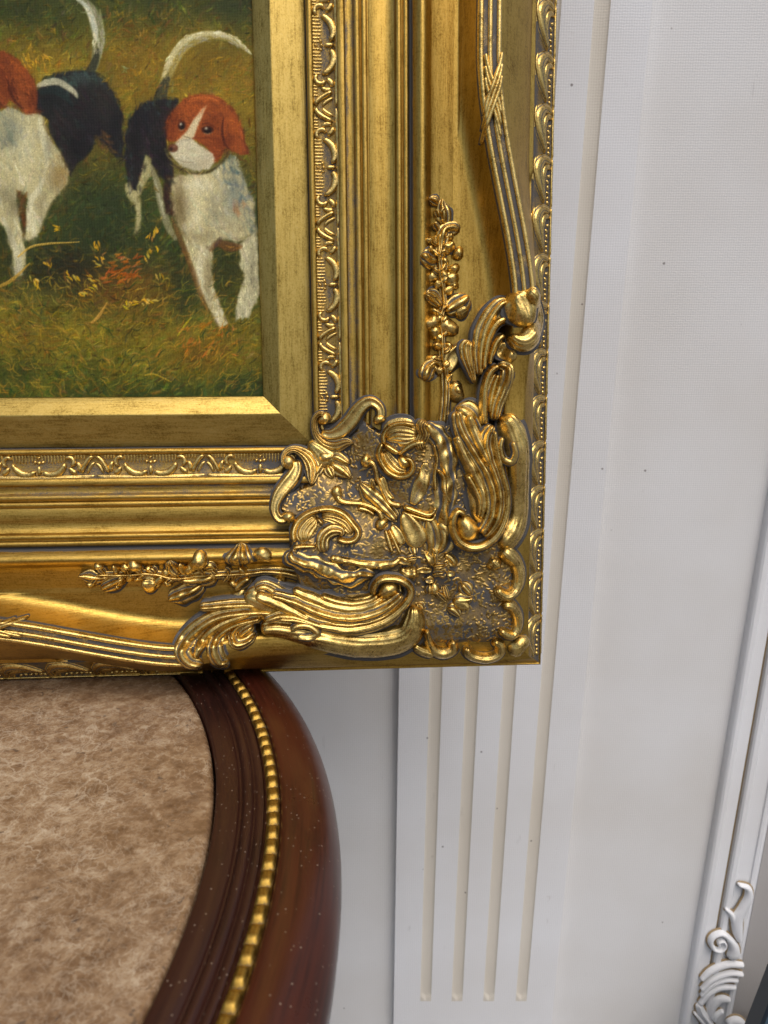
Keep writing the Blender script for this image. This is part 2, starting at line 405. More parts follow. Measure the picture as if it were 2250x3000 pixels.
# ------------------------------------------------------------------ sweeps: tapering raised strokes on a surface
def sweep(mb, pts, h, base, prof='round', nq=11, lift=0.0, skirt=None, lumpy=0.0, step=0.0009, fillet=False, veins=0.0):
    """pts (n,3): u, v, full width (m); h height (m) or list; base(u,v) surface height"""
    pts = np.asarray(pts, float)
    hh = np.full(len(pts), h) if np.isscalar(h) else np.asarray(h, float)
    D = np.c_[pts, hh]
    L = np.sum(np.hypot(*np.diff(pts[:, :2], axis=0).T))
    n = int(np.clip(L / step, 7, 90))
    D = catmull(D, n)
    c = D[:, :2]; hw = np.maximum(D[:, 2], 1e-5) / 2; hh = np.maximum(D[:, 3], 0)
    T = np.gradient(c, axis=0); T /= np.linalg.norm(T, axis=1)[:, None] + 1e-12
    Nn = np.stack([-T[:, 1], T[:, 0]], -1)
    d = np.r_[0, np.cumsum(np.hypot(*np.diff(c, axis=0).T))]
    cap = lambda x, r: np.sqrt(np.clip(1 - np.clip(1 - x / r, 0, 1) ** 2, 0.0, 1))
    r0 = min(max(hw[0], 1e-4), L * 0.5); r1 = min(max(hw[-1], 1e-4), L * 0.5)
    e = np.maximum(cap(d, r0) * cap(d[-1] - d, r1), 0.02)
    q = np.linspace(-1.28, 1.28, nq) if fillet else np.linspace(-1, 1, nq)
    P = c[:, None, :] + Nn[:, None, :] * (q[None, :] * (hw * e)[:, None])[..., None]
    if lumpy:
        jit = 1 + 0.25 * lumpy * lump(P[..., 0], P[..., 1], 0.006)
        P = c[:, None, :] + (P - c[:, None, :]) * jit[..., None]
    dome = np.sqrt(np.clip(1 - q ** 2, 0, 1))
    bell = .5 * (1 + np.cos(math.pi * np.clip(q / 1.28, -1, 1)))
    if fillet: dome = .62 * dome ** .85 + .38 * bell
    if prof == 'round': pq = dome if fillet else dome ** .8; wq = np.clip(0.9 - 1.9 * dome, 0, 1)
    elif prof.startswith('rib'):
        k = int(prof[3:]); rr = np.abs(np.cos(q * math.pi * k / 2 + (0 if k % 2 == 0 else math.pi / 2)))
        pq = dome * (0.62 + 0.38 * rr); wq = np.clip(np.maximum(0.9 - 1.9 * dome, (0.85 - 1.5 * rr)), 0, 1)
    elif prof == 'rim':                        # dished leaf with raised edges
        pq = np.clip(dome, 0, 0.75) / 0.75 * (0.55 + 0.45 * np.clip(np.abs(q), 0, 1) ** 2); wq = np.clip(0.8 - np.abs(q) * 1.3, 0, 1) * 0.5 + (np.abs(q) > 0.97) * .8
    bl = base(P[..., 0], P[..., 1]); bc = base(c[:, 0], c[:, 1])[:, None]
    b0 = 0.6 * bc + 0.4 * bl
    w = b0 + lift + (hh * e)[:, None] * pq[None, :] - 0.0003
    if veins:
        g_ = np.clip(1 - np.abs(np.sin(q * veins + 1.1)) / .3, 0, 1) * (np.abs(q) < .95)
        w = w - (hh * e)[:, None] * .13 * g_[None, :]; wq = np.clip(wq + .55 * g_, 0, 1)
    if lumpy: w = w + lumpy * 0.0016 * lump(P[..., 0] + 1, P[..., 1], 0.0045) * dome[None, :] * e[:, None]
    wash = np.broadcast_to(wq[None, :], w.shape).copy()
    if lumpy: wash = wash + 0.25 * lumpy
    ends = np.minimum(bl - 0.001, w[:, :]) if skirt is None else np.minimum(skirt(P[..., 0], P[..., 1]) - 0.001, w)
    G = np.concatenate([np.concatenate([P, w[..., None]], -1)], 0)
    Lft = np.concatenate([P[:, :1], ends[:, :1, None]], -1); Rgt = np.concatenate([P[:, -1:], ends[:, -1:, None]], -1)
    G = np.concatenate([Lft, G, Rgt], 1)
    ew = np.full((n, 1), .62 if fillet else 1.0); wash = np.concatenate([ew, wash, ew], 1)
    fcs = grid_faces(n, nq + 2)[:, ::-1]
    mb.add(G.reshape(-1, 3), [fcs], wash=wash.ravel())

def bulb(mb, u, v, r, h, base, lift=0.0, sq=(1, 1), wash_edge=True, nr=5, na=14):
    V = []; W_ = []
    b = float(np.min(base(np.array([u - r * .5, u + r * .5, u]), np.array([v, v, v])))) + lift
    for i in range(nr + 1):
        a = math.pi / 2 * i / nr
        for j in range(na):
            t = 2 * math.pi * j / na
            rr = r * (1 + .16 * math.sin(2 * t + u * 9000) + .08 * math.sin(3 * t + v * 7000))
            V.append((u + rr * sq[0] * math.cos(a) * math.cos(t), v + rr * sq[1] * math.cos(a) * math.sin(t), b - 0.0008 + h * math.sin(a) ** .9 * (1 - .22 * max(0, math.cos(2 * t + v * 5000)) * math.cos(a))))
            W_.append(1.0 if i == 0 else (0.45 if i == 1 else 0.0))
    mb.add(V, [grid_faces(nr + 1, na, True)], wash=W_)

# carved scroll on the wall panel (white)
def wall_map(off, sc):
    def f(p):
        out = []
        for x, y, w in p:
            q = wall_pt(off[0] + x / sc, off[1] + y / sc)
            out.append((q[0], q[2], w / sc * WY * 1.06 / F))
        return out
    return f
zm = wall_map((1850, 2300), 3.16)
wbase = lambda u, v: np.zeros_like(u) + 0.0075
mb = MB(); mb2 = MB()
for pts, h, pr in [
    ([(950, 860, 30), (1040, 900, 70), (1050, 980, 95), (1000, 1080, 105), (950, 1180, 125), (950, 1290, 115), (965, 1390, 50)], .006, 'round'),
    ([(835, 1085, 25), (890, 1140, 60), (935, 1230, 90)], .005, 'round'),
    ([(910, 1560, 170), (915, 1450, 120), (875, 1370, 75), (800, 1310, 62), (725, 1335, 60), (700, 1390, 58), (730, 1450, 52), (795, 1460, 46), (832, 1415, 40), (810, 1372, 34), (770, 1385, 30), (778, 1428, 24)], .007, 'round'),
    ([(1010, 1605, 60), (860, 1600, 85), (710, 1655, 80), (610, 1740, 40)], .006, 'round'),
    ([(1005, 1690, 50), (870, 1680, 70), (720, 1735, 70), (610, 1830, 40)], .006, 'round'),
    ([(960, 1745, 50), (830, 1742, 62), (700, 1795, 62), (610, 1890, 40)], .0055, 'round'),
    ([(940, 1810, 50), (800, 1812, 75), (690, 1865, 75), (600, 1970, 60)], .0055, 'round'),
    ([(590, 1960, 70), (620, 2040, 95), (680, 2120, 80), (750, 2210, 50)], .006, 'rib2'),
    ([(890, 1930, 60), (790, 1925, 115), (725, 2000, 80), (705, 2100, 40)], .005, 'round'),
    ([(820, 2020, 50), (760, 2070, 80), (735, 2130, 60)], .005, 'round'),
    ([(550, 2040, 30), (620, 2120, 50), (690, 2220, 50)], .005, 'round'),
    ([(840, 2130, 60), (930, 2130, 150), (1000, 2190, 110), (980, 2260, 60)], .007, 'round'),
    ([(1230, 2085, 60), (1120, 2120, 60), (1050, 2200, 60)], .005, 'round'),
    ([(1240, 2160, 60), (1150, 2200, 70), (1080, 2270, 60)], .005, 'round')]:
    m_ = MB(); sweep(m_, zm(pts), h, wbase, pr)
    Vv = np.concatenate(m_.v); Vv = np.stack([Vv[:, 0], -Vv[:, 2], Vv[:, 1]], -1)
    mb.add(Vv, [np.concatenate(f) for f in m_.f.values()])
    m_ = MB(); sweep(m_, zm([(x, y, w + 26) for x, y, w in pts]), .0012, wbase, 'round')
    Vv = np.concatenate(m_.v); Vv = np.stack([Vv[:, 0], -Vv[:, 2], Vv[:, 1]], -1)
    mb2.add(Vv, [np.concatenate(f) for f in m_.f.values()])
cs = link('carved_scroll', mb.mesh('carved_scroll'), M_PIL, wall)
link('scroll_painted_shade', mb2.mesh('scroll_painted_shade'), M_LINE, cs)  # wider brown backing, shading of the scroll's recesses put in as colour

# dark teal board whose edge shows at the lower right
tb = bpy.data.objects.new('teal_board', None); COL.objects.link(tb)
r0 = cam_rays(2224, 2990); p0 = np.array([0, 0, CAM_Z]) + r0 * (0.60 / r0[1])
tb.location = tuple(p0); tb.rotation_euler = (R(-6), R(14), R(-4))
tag(tb, 'dark teal board with a black edge leaning beside the carved wall scroll', 'board')
V, Fc = box_arrays(0.004, 0.22, 0.0, 0.015, -0.22, 0.05); link('board_face', mesh_from('board_face', V, [Fc], smooth=False), M_TEAL, tb)
V, Fc = box_arrays(0.0, 0.0045, -0.003, 0.018, -0.223, 0.053); link('board_edge', mesh_from('board_edge', V, [Fc], smooth=False), M_BLACK, tb)

# ------------------------------------------------------------------ round table
TC = np.array([-0.42, 0.243])
table = bpy.data.objects.new('round_table', None); COL.objects.link(table); table.location = (TC[0], TC[1], 0)
tag(table, 'round mahogany table with inset brown marble top and gold beaded rim', 'table')
def lathe(name, prof, mat, seg=220, close=False):
    prof = np.array(prof, float); a = np.linspace(0, 2 * math.pi, seg, endpoint=False)
    V = np.stack([prof[None, :, 0] * np.cos(a)[:, None], prof[None, :, 0] * np.sin(a)[:, None], np.broadcast_to(prof[None, :, 1], (seg, len(prof))) + TABLE_Z], -1)
    f = grid_faces(seg, len(prof)); n = len(prof)
    j = np.arange(n - 1); w = np.stack([(seg - 1) * n + j, (seg - 1) * n + j + 1, j + 1, j], -1)
    o = link(name, mesh_from(name, V.reshape(-1, 3), [f, w]), mat, table)
    return o
def arc(cx, cy, rx, ry, a0, a1, n):
    return [(cx + rx * math.cos(R(a)), cy + ry * math.sin(R(a))) for a in np.linspace(a0, a1, n)]
lathe('marble_top', [(0.0005, 0), (0.20, 0), (0.33, 0)] + arc(.3415, -.003, .003, .003, 90, 0, 6) + [(.3445, -.02), (0.30, -.022)], M_MARBLE)
lathe('inner_ring', [(.3458, -.02), (.3458, .0012)] + arc(.3472, .0012, .0014, .0014, 180, 90, 4) + [(.3560, .0030), (.3568, .0018), (.3575, .0012), (.3584, .0018)] + arc(.3612, .0018, .0026, .0034, 170, 20, 7) + [(.3640, .0022), (.3648, .0036), (.3682, .0050), (.3686, .0030), (.3690, .0028)], M_WOODD)
lathe('bead_channel', [(.3688, .0045), (.3690, .0026), (.3762, .0026), (.3765, .0045)], M_WOODD)
lathe('outer_rim', [(.3763, .0020), (.3764, .0048), (.3775, .0056)] + arc(.3800, -.0125, .0226, .0182, 92, -20, 18) + [(.4015, -.024), (.397, -.030), (.390, -.034), (.384, -.040), (.375, -.042), (.36, -.10), (.355, -.105), (.30, -.105)], M_WOOD)
lathe('pedestal', [(.06, -.104), (.05, -.16), (.035, -.22), (.045, -.30), (.075, -.36), (.06, -.44), (.05, -.52), (.10, -.62), (.20, -.70), (.22, -.739), (.0, -.7395)], M_WOOD, 64)
# gold beading, bead by bead
nb = 252
bm_ = MB()
nu, nv = 9, 9
uu, vv = np.meshgrid(np.linspace(-1, 1, nu), np.linspace(-1, 1, nv))
prof = (np.clip(1 - np.abs(uu) ** 3.6, 0, 1) ** 0.5) * (np.clip(1 - np.abs(vv) ** 2.9, 0, 1) ** 0.5)
zz = 0.0026 * prof * (1 - 0.10 * np.cos(vv * 9) * (np.abs(vv) < .8))
pitch_b = 2 * math.pi * .3726 / nb
V = np.stack([uu * .0028, vv * pitch_b * .49, zz], -1).reshape(-1, 3)
bead_mesh = mesh_from('bead', V, [grid_faces(nv, nu)], {'wash': (1 - prof.ravel()) * 0.6})
bead_mesh.materials.append(M_BRASS)
# strip under the beads
lathe('bead_strip', [(.3696, .0026), (.3699, .0032), (.3753, .0032), (.3756, .0026)], M_BRASS)
for k in range(nb):
    a = 2 * math.pi * k / nb
    o = link('bead', bead_mesh, None, table)
    sx = 1 + rng.normal(0, .05)
    o.matrix_basis = Matrix.Translation((.3726 * math.cos(a), .3726 * math.sin(a), TABLE_Z + .0030)) @ Matrix.Rotation(a + rng.normal(0, .05), 4, 'Z') @ Matrix.Diagonal((sx, 1 + rng.normal(0, .03), 1 + rng.normal(0, .08), 1))

# ------------------------------------------------------------------ the framed painting
FU = np.array([.99823, .05947, 0.0]); FU /= np.linalg.norm(FU)
FV = np.array([-.00671, .11260, .99362]); FV -= FU * FV.dot(FU); FV /= np.linalg.norm(FV)
FWn = np.cross(FU, FV)
FO = np.array([.10348, .45668, TABLE_Z + 0.0002])          # lower right outer corner, back plane
CAMP = np.array([0, 0, CAM_Z])
FW_, FH_ = 0.90, 1.06                                    # outer size
frame = bpy.data.objects.new('framed_painting', None); COL.objects.link(frame)
Mx = Matrix.Identity(4)
for i in range(3):
    Mx[i][0], Mx[i][1], Mx[i][2], Mx[i][3] = FU[i], FV[i], FWn[i], FO[i]
frame.matrix_world = Mx
tag(frame, 'ornate gilt framed oil painting of hounds standing on the marble table', 'painting')

def unproject(x, y, w):
    r = cam_rays(x, y); t = ((FO + FWn * 0 - CAMP) @ FWn + w) / (r @ FWn)
    p = r * t[..., None] + CAMP - FO
    return p @ FU, p @ FV, t
def project(u, v, w):
    p = FO + FU * u[..., None] + FV * v[..., None] + FWn * w - CAMP
    cp, sp = math.cos(PITCH), math.sin(PITCH)
    z = p[..., 1] * cp - p[..., 2] * sp; yd = -p[..., 1] * sp - p[..., 2] * cp
    return CX + F * p[..., 0] / z, CY + F * yd / z

# profile: s from the outer edge inwards, w out of the back plane
def half_round(s0, s1, w0, h, n=9):
    c, r = (s0 + s1) / 2, (s1 - s0) / 2
    return [(c - r * math.cos(a), w0 + h * math.sin(a)) for a in np.linspace(0, math.pi, n)]
ST = [(0, 0.0), (0, .0070), (.0001, .0076), (.0006, .0090), (.0013, .0092), (.0017, .0086), (.0025, .0094),
      (.0090, .0165), (.0150, .0222), (.0158, .0224), (.0162, .0218), (.0165, .0222), (.0167, .0262), (.0172, .0272), (.0192, .0282), (.0198, .0285)]
ST2 = ([(.0610, .0298), (.0640, .0300), (.0700, .0316), (.0740, .0329), (.0768, .0340)] + [(.0775 + .0099 * k, .0345 + .0048 * math.sin(math.pi * min(1, k * 1.0)) + .001 * k) for k in np.linspace(0, 1, 13)]
       + [(.0876, .0340), (.0878, .0300), (.0887, .0298), (.0890, .0302)] + half_round(.0891, .0927, .0303, .0019) + [(.0929, .0303)] + half_round(.0931, .0966, .0300, .0017)
       + [(.0969, .0292), (.0972, .0272), (.1040, .0284), (.1112, .0298), (.1117, .0294)] + half_round(.1122, .1158, .0292, .0018) + [(.1160, .0290)] + half_round(.1162, .1197, .0286, .0016)
       + [(.1200, .0256), (.1204, .0250), (.1222, .0254), (.1243, .0250), (.1246, .0252), (.1249, .0264), (.1256, .0268), (.1284, .0262), (.1290, .0256), (.1294, .0214), (.1300, .0208), (.1415, .0204), (.1421, .0206)]
       + half_round(.1425, .1461, .0204, .0018) + [(.1464, .0190), (.1466, .0150), (.1468, .0050)])
LIN = [(.1466, .0100), (.1467, .0148), (.1470, .0152), (.1477, .0155), (.1560, .0174), (.1655, .0196), (.1663, .0197), (.1668, .0194), (.1720, .0165), (.1763, .0142), (.1768, .0136), (.1769, .0100)]
ST2a = np.array(ST2)
ss = lambda a, b, x: (lambda k: k * k * (3 - 2 * k))(np.clip((x - a) / (b - a), 0, 1))
def crest(t):
    k = ss(.215, .36, t)
    a = .0185 + (.0416 - .0185) * k + .004 * (1 - ss(.17, .235, t))
    b = a + .0118
    h = .0500 - .0035 * (1 - ss(.25, .36, t)) - .0065 * (1 - ss(.17, .235, t)) - .0075 * (1 - ss(.10, .15, t))
    return a, b, h
def prof_w(s, t, e0=.0132):
    s = np.asarray(s, float); t = np.asarray(t, float)
    e0 = np.asarray(e0, float) + (.0115 - e0) * (1 - ss(.012, .03, t))
    e = e0 + (.0198 - e0) * ss(.235, .31, t)
    a, b, h = crest(t); a = np.maximum(a, e + .0006); b = np.maximum(b, a + .004)
    st = np.array(ST[1:])
    w = np.interp(s, st[:, 0], st[:, 1])
    kw = np.clip((s - (e - .0014)) / .0014, 0, 1)
    w = np.where((e < .0196) & (s < e), np.minimum(w, .0222) * (1 - kw) + .0285 * kw, w)
    k = np.clip((s - e) / (a - e), 0, 1)
    w = np.where(s > e, .0285 + (h - .0285) * (k ** 0.85), w)
    kk = np.clip((s - a) / (b - a), 0, 1)
    w = np.where(s > a, h + .0008 * np.sin(math.pi * kk), w)
    fl_ = .0298 + .15 * (s - .0610); k2 = np.clip((b + .013 - s) / .013, 0, 1)
    w = np.where(s > b, fl_ + (h - fl_) * k2 ** 2.3, w)
    w = np.where(s > .0610, np.interp(s, ST2a[:, 0], ST2a[:, 1]), w)
    return w
E_SIDE = np.array([.0142, .0098, .0142, .0098])
def dist_edges(u, v):
    sr, sb = -u, v
    sl, st_ = u + FW_, FH_ - v
    S = np.stack([sr, sb, sl, st_], 0)
    s = S.min(0); dist_edges.e = E_SIDE[S.argmin(0)]; along = np.where((S.argmin(0) % 2) == 0, np.minimum(sb, st_), np.minimum(sr, sl))
    return s, along
def rail_base(u, v):
    s, t = dist_edges(np.asarray(u, float), np.asarray(v, float)); return prof_w(s, np.maximum(t, s), dist_edges.e)
PADS = np.array([(.0, .0), (.0165, .024), (.02, .0285), (.028, .0360), (.038, .0385), (.050, .0375), (.062, .0372), (.070, .0392), (.078, .0407), (.0845, .0407), (.0925, .0388), (.105, .0345), (.12, .0310), (.135, .0262), (.146, .0222), (.152, .0190), (.16, .0185)])
def pad_base(u, v):
    s, t = dist_edges(np.asarray(u, float), np.asarray(v, float))
    return np.interp(s, PADS[:, 0], PADS[:, 1])

S_ARR = np.unique(np.round(np.r_[np.array(ST)[:, 0], .0002, .00145, np.linspace(.0080, .0200, 25), np.linspace(.0198, .0700, 52), ST2a[:, 0]], 6))
WASHS = np.array([(0, .1), (.0012, .0), (.0018, .85), (.008, .62), (.0145, .7), (.0163, 1), (.0169, .35), (.0185, .1), (.021, .05), (.07, .0), (.0768, .12), (.079, .05), (.085, .05), (.0872, .3), (.0877, 1.0), (.0889, 1.0), (.0893, .25), (.0926, .1), (.0929, .5), (.0932, .1), (.0965, .3), (.0970, .45), (.0978, .05), (.1108, .05), (.1118, .5), (.1124, .1), (.1157, .1), (.116, .5), (.1163, .1), (.1198, .6), (.1206, .55), (.1222, .4), (.1243, .65), (.1249, .15), (.1284, .1), (.1292, .7), (.130, .62), (.142, .58), (.1428, .15), (.1458, .15), (.1465, 1.0), (.147, 1.0)])
sides = ['right', 'bottom', 'left', 'top']
RAILS = {'right': FH_, 'bottom': FW_, 'left': FH_, 'top': FW_}
def place(side, a, b):
    if side == 'right': return -b, a
    if side == 'bottom': return -FW_ + a, b
    if side == 'left': return -FW_ + b, FH_ - a
    return -a, FH_ - b
def build_rail(name, side, sarr, warr, mat, nk, extra_start):
    Lr = RAILS[side]
    sarr = np.asarray(sarr)
    k = np.linspace(0, 1, nk)
    A = sarr[None, :] + (Lr - 2 * sarr[None, :]) * k[:, None]; B = np.broadcast_to(sarr[None, :], A.shape)
    T = np.minimum(A, Lr - A)
    Wd = prof_w(B, T, E_SIDE[sides.index(side)]) if warr is None else np.broadcast_to(np.asarray(warr)[None, :], A.shape).copy()
    Wd = Wd + .00008 * lump(A, B * 3, .03)
    if extra_start: Wd[:, 0] = 0; 
    u, v = place(side, A, B)
    wash = np.interp(B, WASHS[:, 0], WASHS[:, 1]) if warr is None else np.interp(B, [.1466, .1472, .149, .1768], [.9, .5, .05, .05])
    if warr is None:
        ed = E_SIDE[sides.index(side)]; near = 1 - ss(.235, .31, T)
        lim = ed if side in ('right', 'left') else .0016
        wash = np.where((B > lim) & (B < .021), wash * (1 - near) + .12 * near, wash)
    # the wash creeps up beside the corner ornament
    if warr is None: wash = np.clip(wash + .42 * (1 - ss(.13, .20, T)) * (B > .045), 0, 1)
    me = mesh_from(name, np.stack([u, v, Wd], -1).reshape(-1, 3), [grid_faces(nk, len(sarr))[:, ::-1]], {'wash': wash.ravel()}, uv=np.stack([A + 1.7 * sides.index(side), B], -1).reshape(-1, 2))
    return link(name, me, mat, frame)
# s array with the back edge as first entry and the inner drop as last
S_FULL = np.r_[0.0, S_ARR[S_ARR > 0], .14681]
sides = ['right', 'bottom', 'left', 'top']
rails = {}
for sd_ in sides:
    rails[sd_] = build_rail('moulding_rail', sd_, np.r_[0.0, 0.0, S_ARR[S_ARR > 0]], None, M_RAIL, 420, True)
LINs = np.array(LIN)
ls = np.unique(np.round(np.r_[LINs[:, 0], np.linspace(.1477, .1655, 8)], 6)); lw = np.interp(ls, LINs[:, 0], LINs[:, 1])
for sd_ in sides: build_rail('liner_rail', sd_, ls, lw, M_LINER, 60, False)
V, Fc = box_arrays(-FW_ + .002, -.002, .0025, FH_ - .002, .0006, .0060)
link('backing_board', mesh_from('backing_board', V, [Fc], smooth=False), M_BACK, frame)

# ---- small repeats: outer husk border and inner leaf band, one mesh per motif, shared
TREF = 0.5
def unit_mesh(name, sweeps, bulbs, mirror, fat=1.0):
    """motif in (along, s) metres at a far place on a rail"""
    base = lambda a, b: prof_w(b, np.full_like(np.asarray(b, float), TREF))
    mb = MB()
    for pts, h, pr, nq in sweeps: sweep(mb, [(p[0], p[1], p[2] * fat) for p in pts], h, base, pr, nq=nq, step=.0011)
    for a, b, r, h in bulbs: bulb(mb, a, b, r, h, base, nr=3, na=8)
    V = np.concatenate(mb.v); fs = [np.concatenate(f) for f in mb.f.values()]
    if mirror: V[:, 0] *= -1; fs = [f[:, ::-1] for f in fs]
    return mesh_from(name, V, fs, {'wash': np.concatenate(mb.a['wash'])})
k3 = .226e-3 / 3
def hu(p):      # husk traced on the right rail: tile x -> s, tile y -> along (towards the corner)
    return [((y - 210) * k3, (1432 - x) * k3 * 1.03 + .0006, w * k3) for x, y, w in p]
husk_sw = [(hu([(1425, 55, 45), (1350, 50, 50), (1295, 95, 70), (1270, 160, 80), (1285, 250, 75), (1330, 340, 45), (1352, 390, 12)]), .0030, 'rib2', 9),
           (hu([(1420, 108, 30), (1375, 105, 34), (1345, 150, 36), (1330, 230, 34), (1342, 310, 26), (1365, 370, 10)]), .0024, 'round', 7),
           (hu([(1262, 60, 12), (1245, 120, 22), (1250, 190, 22), (1275, 270, 10)]), .0016, 'round', 5),
           (hu([(1432, 30, 16), (1428, 200, 18), (1432, 400, 16)]), .0007, 'round', 5)]
husk_bu = [(( y - 210) * k3, (1432 - x) * k3 + .0006, 20 * k3, .0017) for x, y in ((1390, 172), (1380, 215), (1384, 258), (1379, 300), (1383, 340), (1385, 372))]
k1 = .226e-3 / 1.8433
def bd(p):      # band traced on the bottom rail around the fleuron at x=860
    return [((x - 860) * k1, .1300 + (455 - y) * k1 * .96, w * k1) for x, y, w in p]
band_sw = []
for sg in (1, -1):
    X = lambda x: 860 + sg * (x - 860)
    band_sw += [(bd([(X(875), 428, 16), (X(905), 446, 26), (X(945), 440, 28), (X(975), 412, 22), (X(985), 385, 12)]), .0022, 'round', 7),
                (bd([(X(985), 372, 14), (X(1000), 358, 16), (X(1022), 366, 18), (X(1026), 392, 18), (X(1008), 405, 14)]), .0022, 'round', 6),
                (bd([(X(1000), 408, 14), (X(1018), 430, 22), (X(1040), 444, 18)]), .0018, 'round', 6),
                (bd([(X(1040), 380, 12), (X(1052), 405, 20), (X(1050), 438, 14)]), .0016, 'round', 6),
                (bd([(X(1060), 440, 14), (X(1082), 392, 18), (X(1104), 362, 18), (X(1126), 358, 14)]), .0024, 'round', 7),
                (bd([(X(1085), 445, 10), (X(1104), 405, 16), (X(1126), 385, 8)]), .0014, 'round', 5)]
    for xx in range(876, 990, 15): band_sw.append((bd([(X(xx), 346, 8), (X(xx), 362, 8), (X(xx), 398 - abs(xx - 930) * .25, 6)]), .0009, 'round', 5))
    for xx in (1035, 1048, 1062, 1076): band_sw.append((bd([(X(xx), 346, 8), (X(xx), 356, 8), (X(xx), 372, 6)]), .0009, 'round', 5))
band_sw += [(bd([(860, 400, 14), (860, 425, 18), (860, 450, 16)]), .0018, 'round', 6), (bd([(594, 454, 10), (700, 456, 14), (860, 458, 14), (1020, 456, 14), (1126, 454, 10)]), .0014, 'round', 5)]
band_bu = [((x - 860) * k1, .1300 + (455 - y) * k1 * .96, 11 * k1, .0017) for x, y in ((860, 362), (842, 384), (878, 384), (860, 388))]
um = {('h', m): unit_mesh('husk_twist', husk_sw, husk_bu, m, 1.45) for m in (False, True)}
um.update({('b', m): unit_mesh('leaf_band_motif', band_sw, band_bu, m, 1.4) for m in (False, True)})
for me in um.values(): me.materials.append(M_ORN)
ROT = {'right': 90, 'bottom': 0, 'left': -90, 'top': 180}
def put(kind, name, side, a, mirror):
    u, v = place(side, a, 0.0)
    o = link(name, um[(kind, mirror)], None, rails[side])
    o.matrix_basis = Matrix.Translation((u, v, 0)) @ Matrix.Rotation(R(ROT[side]), 4, 'Z')
ph = {'right': 0.0, 'bottom': 0.0}
for sd_ in sides:
    Lr = RAILS[sd_]
    P = .02815; n = int((Lr / 2 - .012) / P)
    for k in range(n):
        for far in (False, True):
            a = .0215 + P * k
            a2 = Lr - a if far else a
            if sd_ in ('bottom', 'top') and a < .235: continue
            # tails point to the nearer corner
            put('h', 'husk_twist', sd_, a2, not far)
    P = .0653; n = int((Lr / 2 - .15) / P)
    off = {'right': .176, 'left': .176, 'bottom': .179, 'top': .179}[sd_]
    k = 0
    while off + P * k < Lr - .165:
        put('b', 'leaf_band_motif', sd_, off + P * k if sd_ in ('right', 'top') else Lr - (off + P * k), False); k += 1

# ---- ornament traced in pixel tiles, standing on the frame's own surface
TL = {1: (780, 1140), 2: (1150, 1140), 3: (780, 1480), 4: (1150, 1480), 5: (300, 1480), 6: (1150, 700), 7: (1150, 200)}
def px(tile, pts, base, lift=0.0):
    ox, oy = TL[tile]; pts = np.asarray(pts, float)
    x, y = ox + pts[:, 0] / 3, oy + pts[:, 1] / 3
    w = np.full(len(x), .034)
    for _ in range(5):
        u, v, t = unproject(x, y, w); w = .5 * w + .5 * (base(u, v) + lift)
    wid = pts[:, 2] / 3 * t / F if pts.shape[1] > 2 else None
    return np.stack([u, v, wid], -1) if wid is not None else np.stack([u, v], -1)
both = lambda u, v: np.maximum(pad_base(u, v), rail_base(u, v))
ORN = []
def orn(name, items, parent=None, base=None, mat=None, fat=1.3):
    """items: ('s', tile, pts, height_mm, profile, lift_mm[, lumpy]) strokes, ('b', tile, x, y, r, h_mm, lift_mm) bosses"""
    base = base or both; mb = MB()
    for it in items:
        if it[0] == 's':
            _, tile, pts, h, pr, lift = it[:6]; lm = it[6] if len(it) > 6 else 0.12
            P = px(tile, pts, base, (lift + .6 * h) * 1e-3); P[:, 2] *= fat
            wmax = max(p_[2] for p_ in pts)
            nq = (15 if wmax < 60 else 33) if pr == 'round' else (19 if pr == 'rim' else 9 * int(pr[3:]) + 7)
            sweep(mb, P, h * 1.3e-3, base, pr, nq=min(nq, 41), lift=lift * 1.25e-3, skirt=rail_base, lumpy=lm, fillet=True, veins=(0 if pr != 'round' or wmax < 60 else (5.5 if wmax < 130 else 8.0)))
        else:
            _, tile, x, y, r, h, lift = it
            P = px(tile, [(x, y, 2 * r)], base, (lift + .5 * h) * 1e-3)[0]
            bulb(mb, P[0], P[1], P[2] / 2 * fat, h * 1e-3 * fat, base, lift * 1e-3)
    o = link(name, mb.mesh(name), mat or M_ORN, parent if parent is not None else frame)
    ORN.append(o)
    return o

# stippled ground of the corner
poly = np.array([(925, 1305), (1005, 1290), (1063, 1222), (1113, 1255), (1147, 1228), (1230, 1222), (1290, 1240), (1340, 1215), (1440, 1240), (1540, 1330), (1556, 1500), (1554, 1700), (1553, 1937), (1400, 1944), (1200, 1944), (1060, 1925), (980, 1880), (880, 1760), (846, 1640), (842, 1560), (862, 1522), (805, 1500), (830, 1440), (905, 1412), (922, 1360)], float)
pu, pv, _ = unproject(poly[:, 0], poly[:, 1], np.full(len(poly), .033))
PG = np.stack([pu, pv], -1)
def in_poly(P, x, y):
    ins = np.zeros(np.broadcast(x, y).shape, bool); n = len(P)
    for i in range(n):
        x1, y1 = P[i]; x2, y2 = P[(i + 1) % n]
        c = ((y1 > y) != (y2 > y)); ins ^= c & (x < (x2 - x1) * (y - y1) / (y2 - y1 + 1e-15) + x1)
    return ins
def dist_poly(P, x, y):
    d = np.full(np.broadcast(x, y).shape, 9.0); n = len(P)
    for i in range(n):
        a, b = P[i], P[(i + 1) % n]; e = b - a
        k = np.clip(((x - a[0]) * e[0] + (y - a[1]) * e[1]) / (e @ e + 1e-15), 0, 1)
        d = np.minimum(d, np.hypot(x - a[0] - k * e[0], y - a[1] - k * e[1]))
    return d
g0 = .00038
gu = np.arange(PG[:, 0].min(), PG[:, 0].max(), g0); gv = np.arange(PG[:, 1].min(), PG[:, 1].max(), g0)
GU, GV = np.meshgrid(gu, gv)
stip = np.zeros_like(GU)
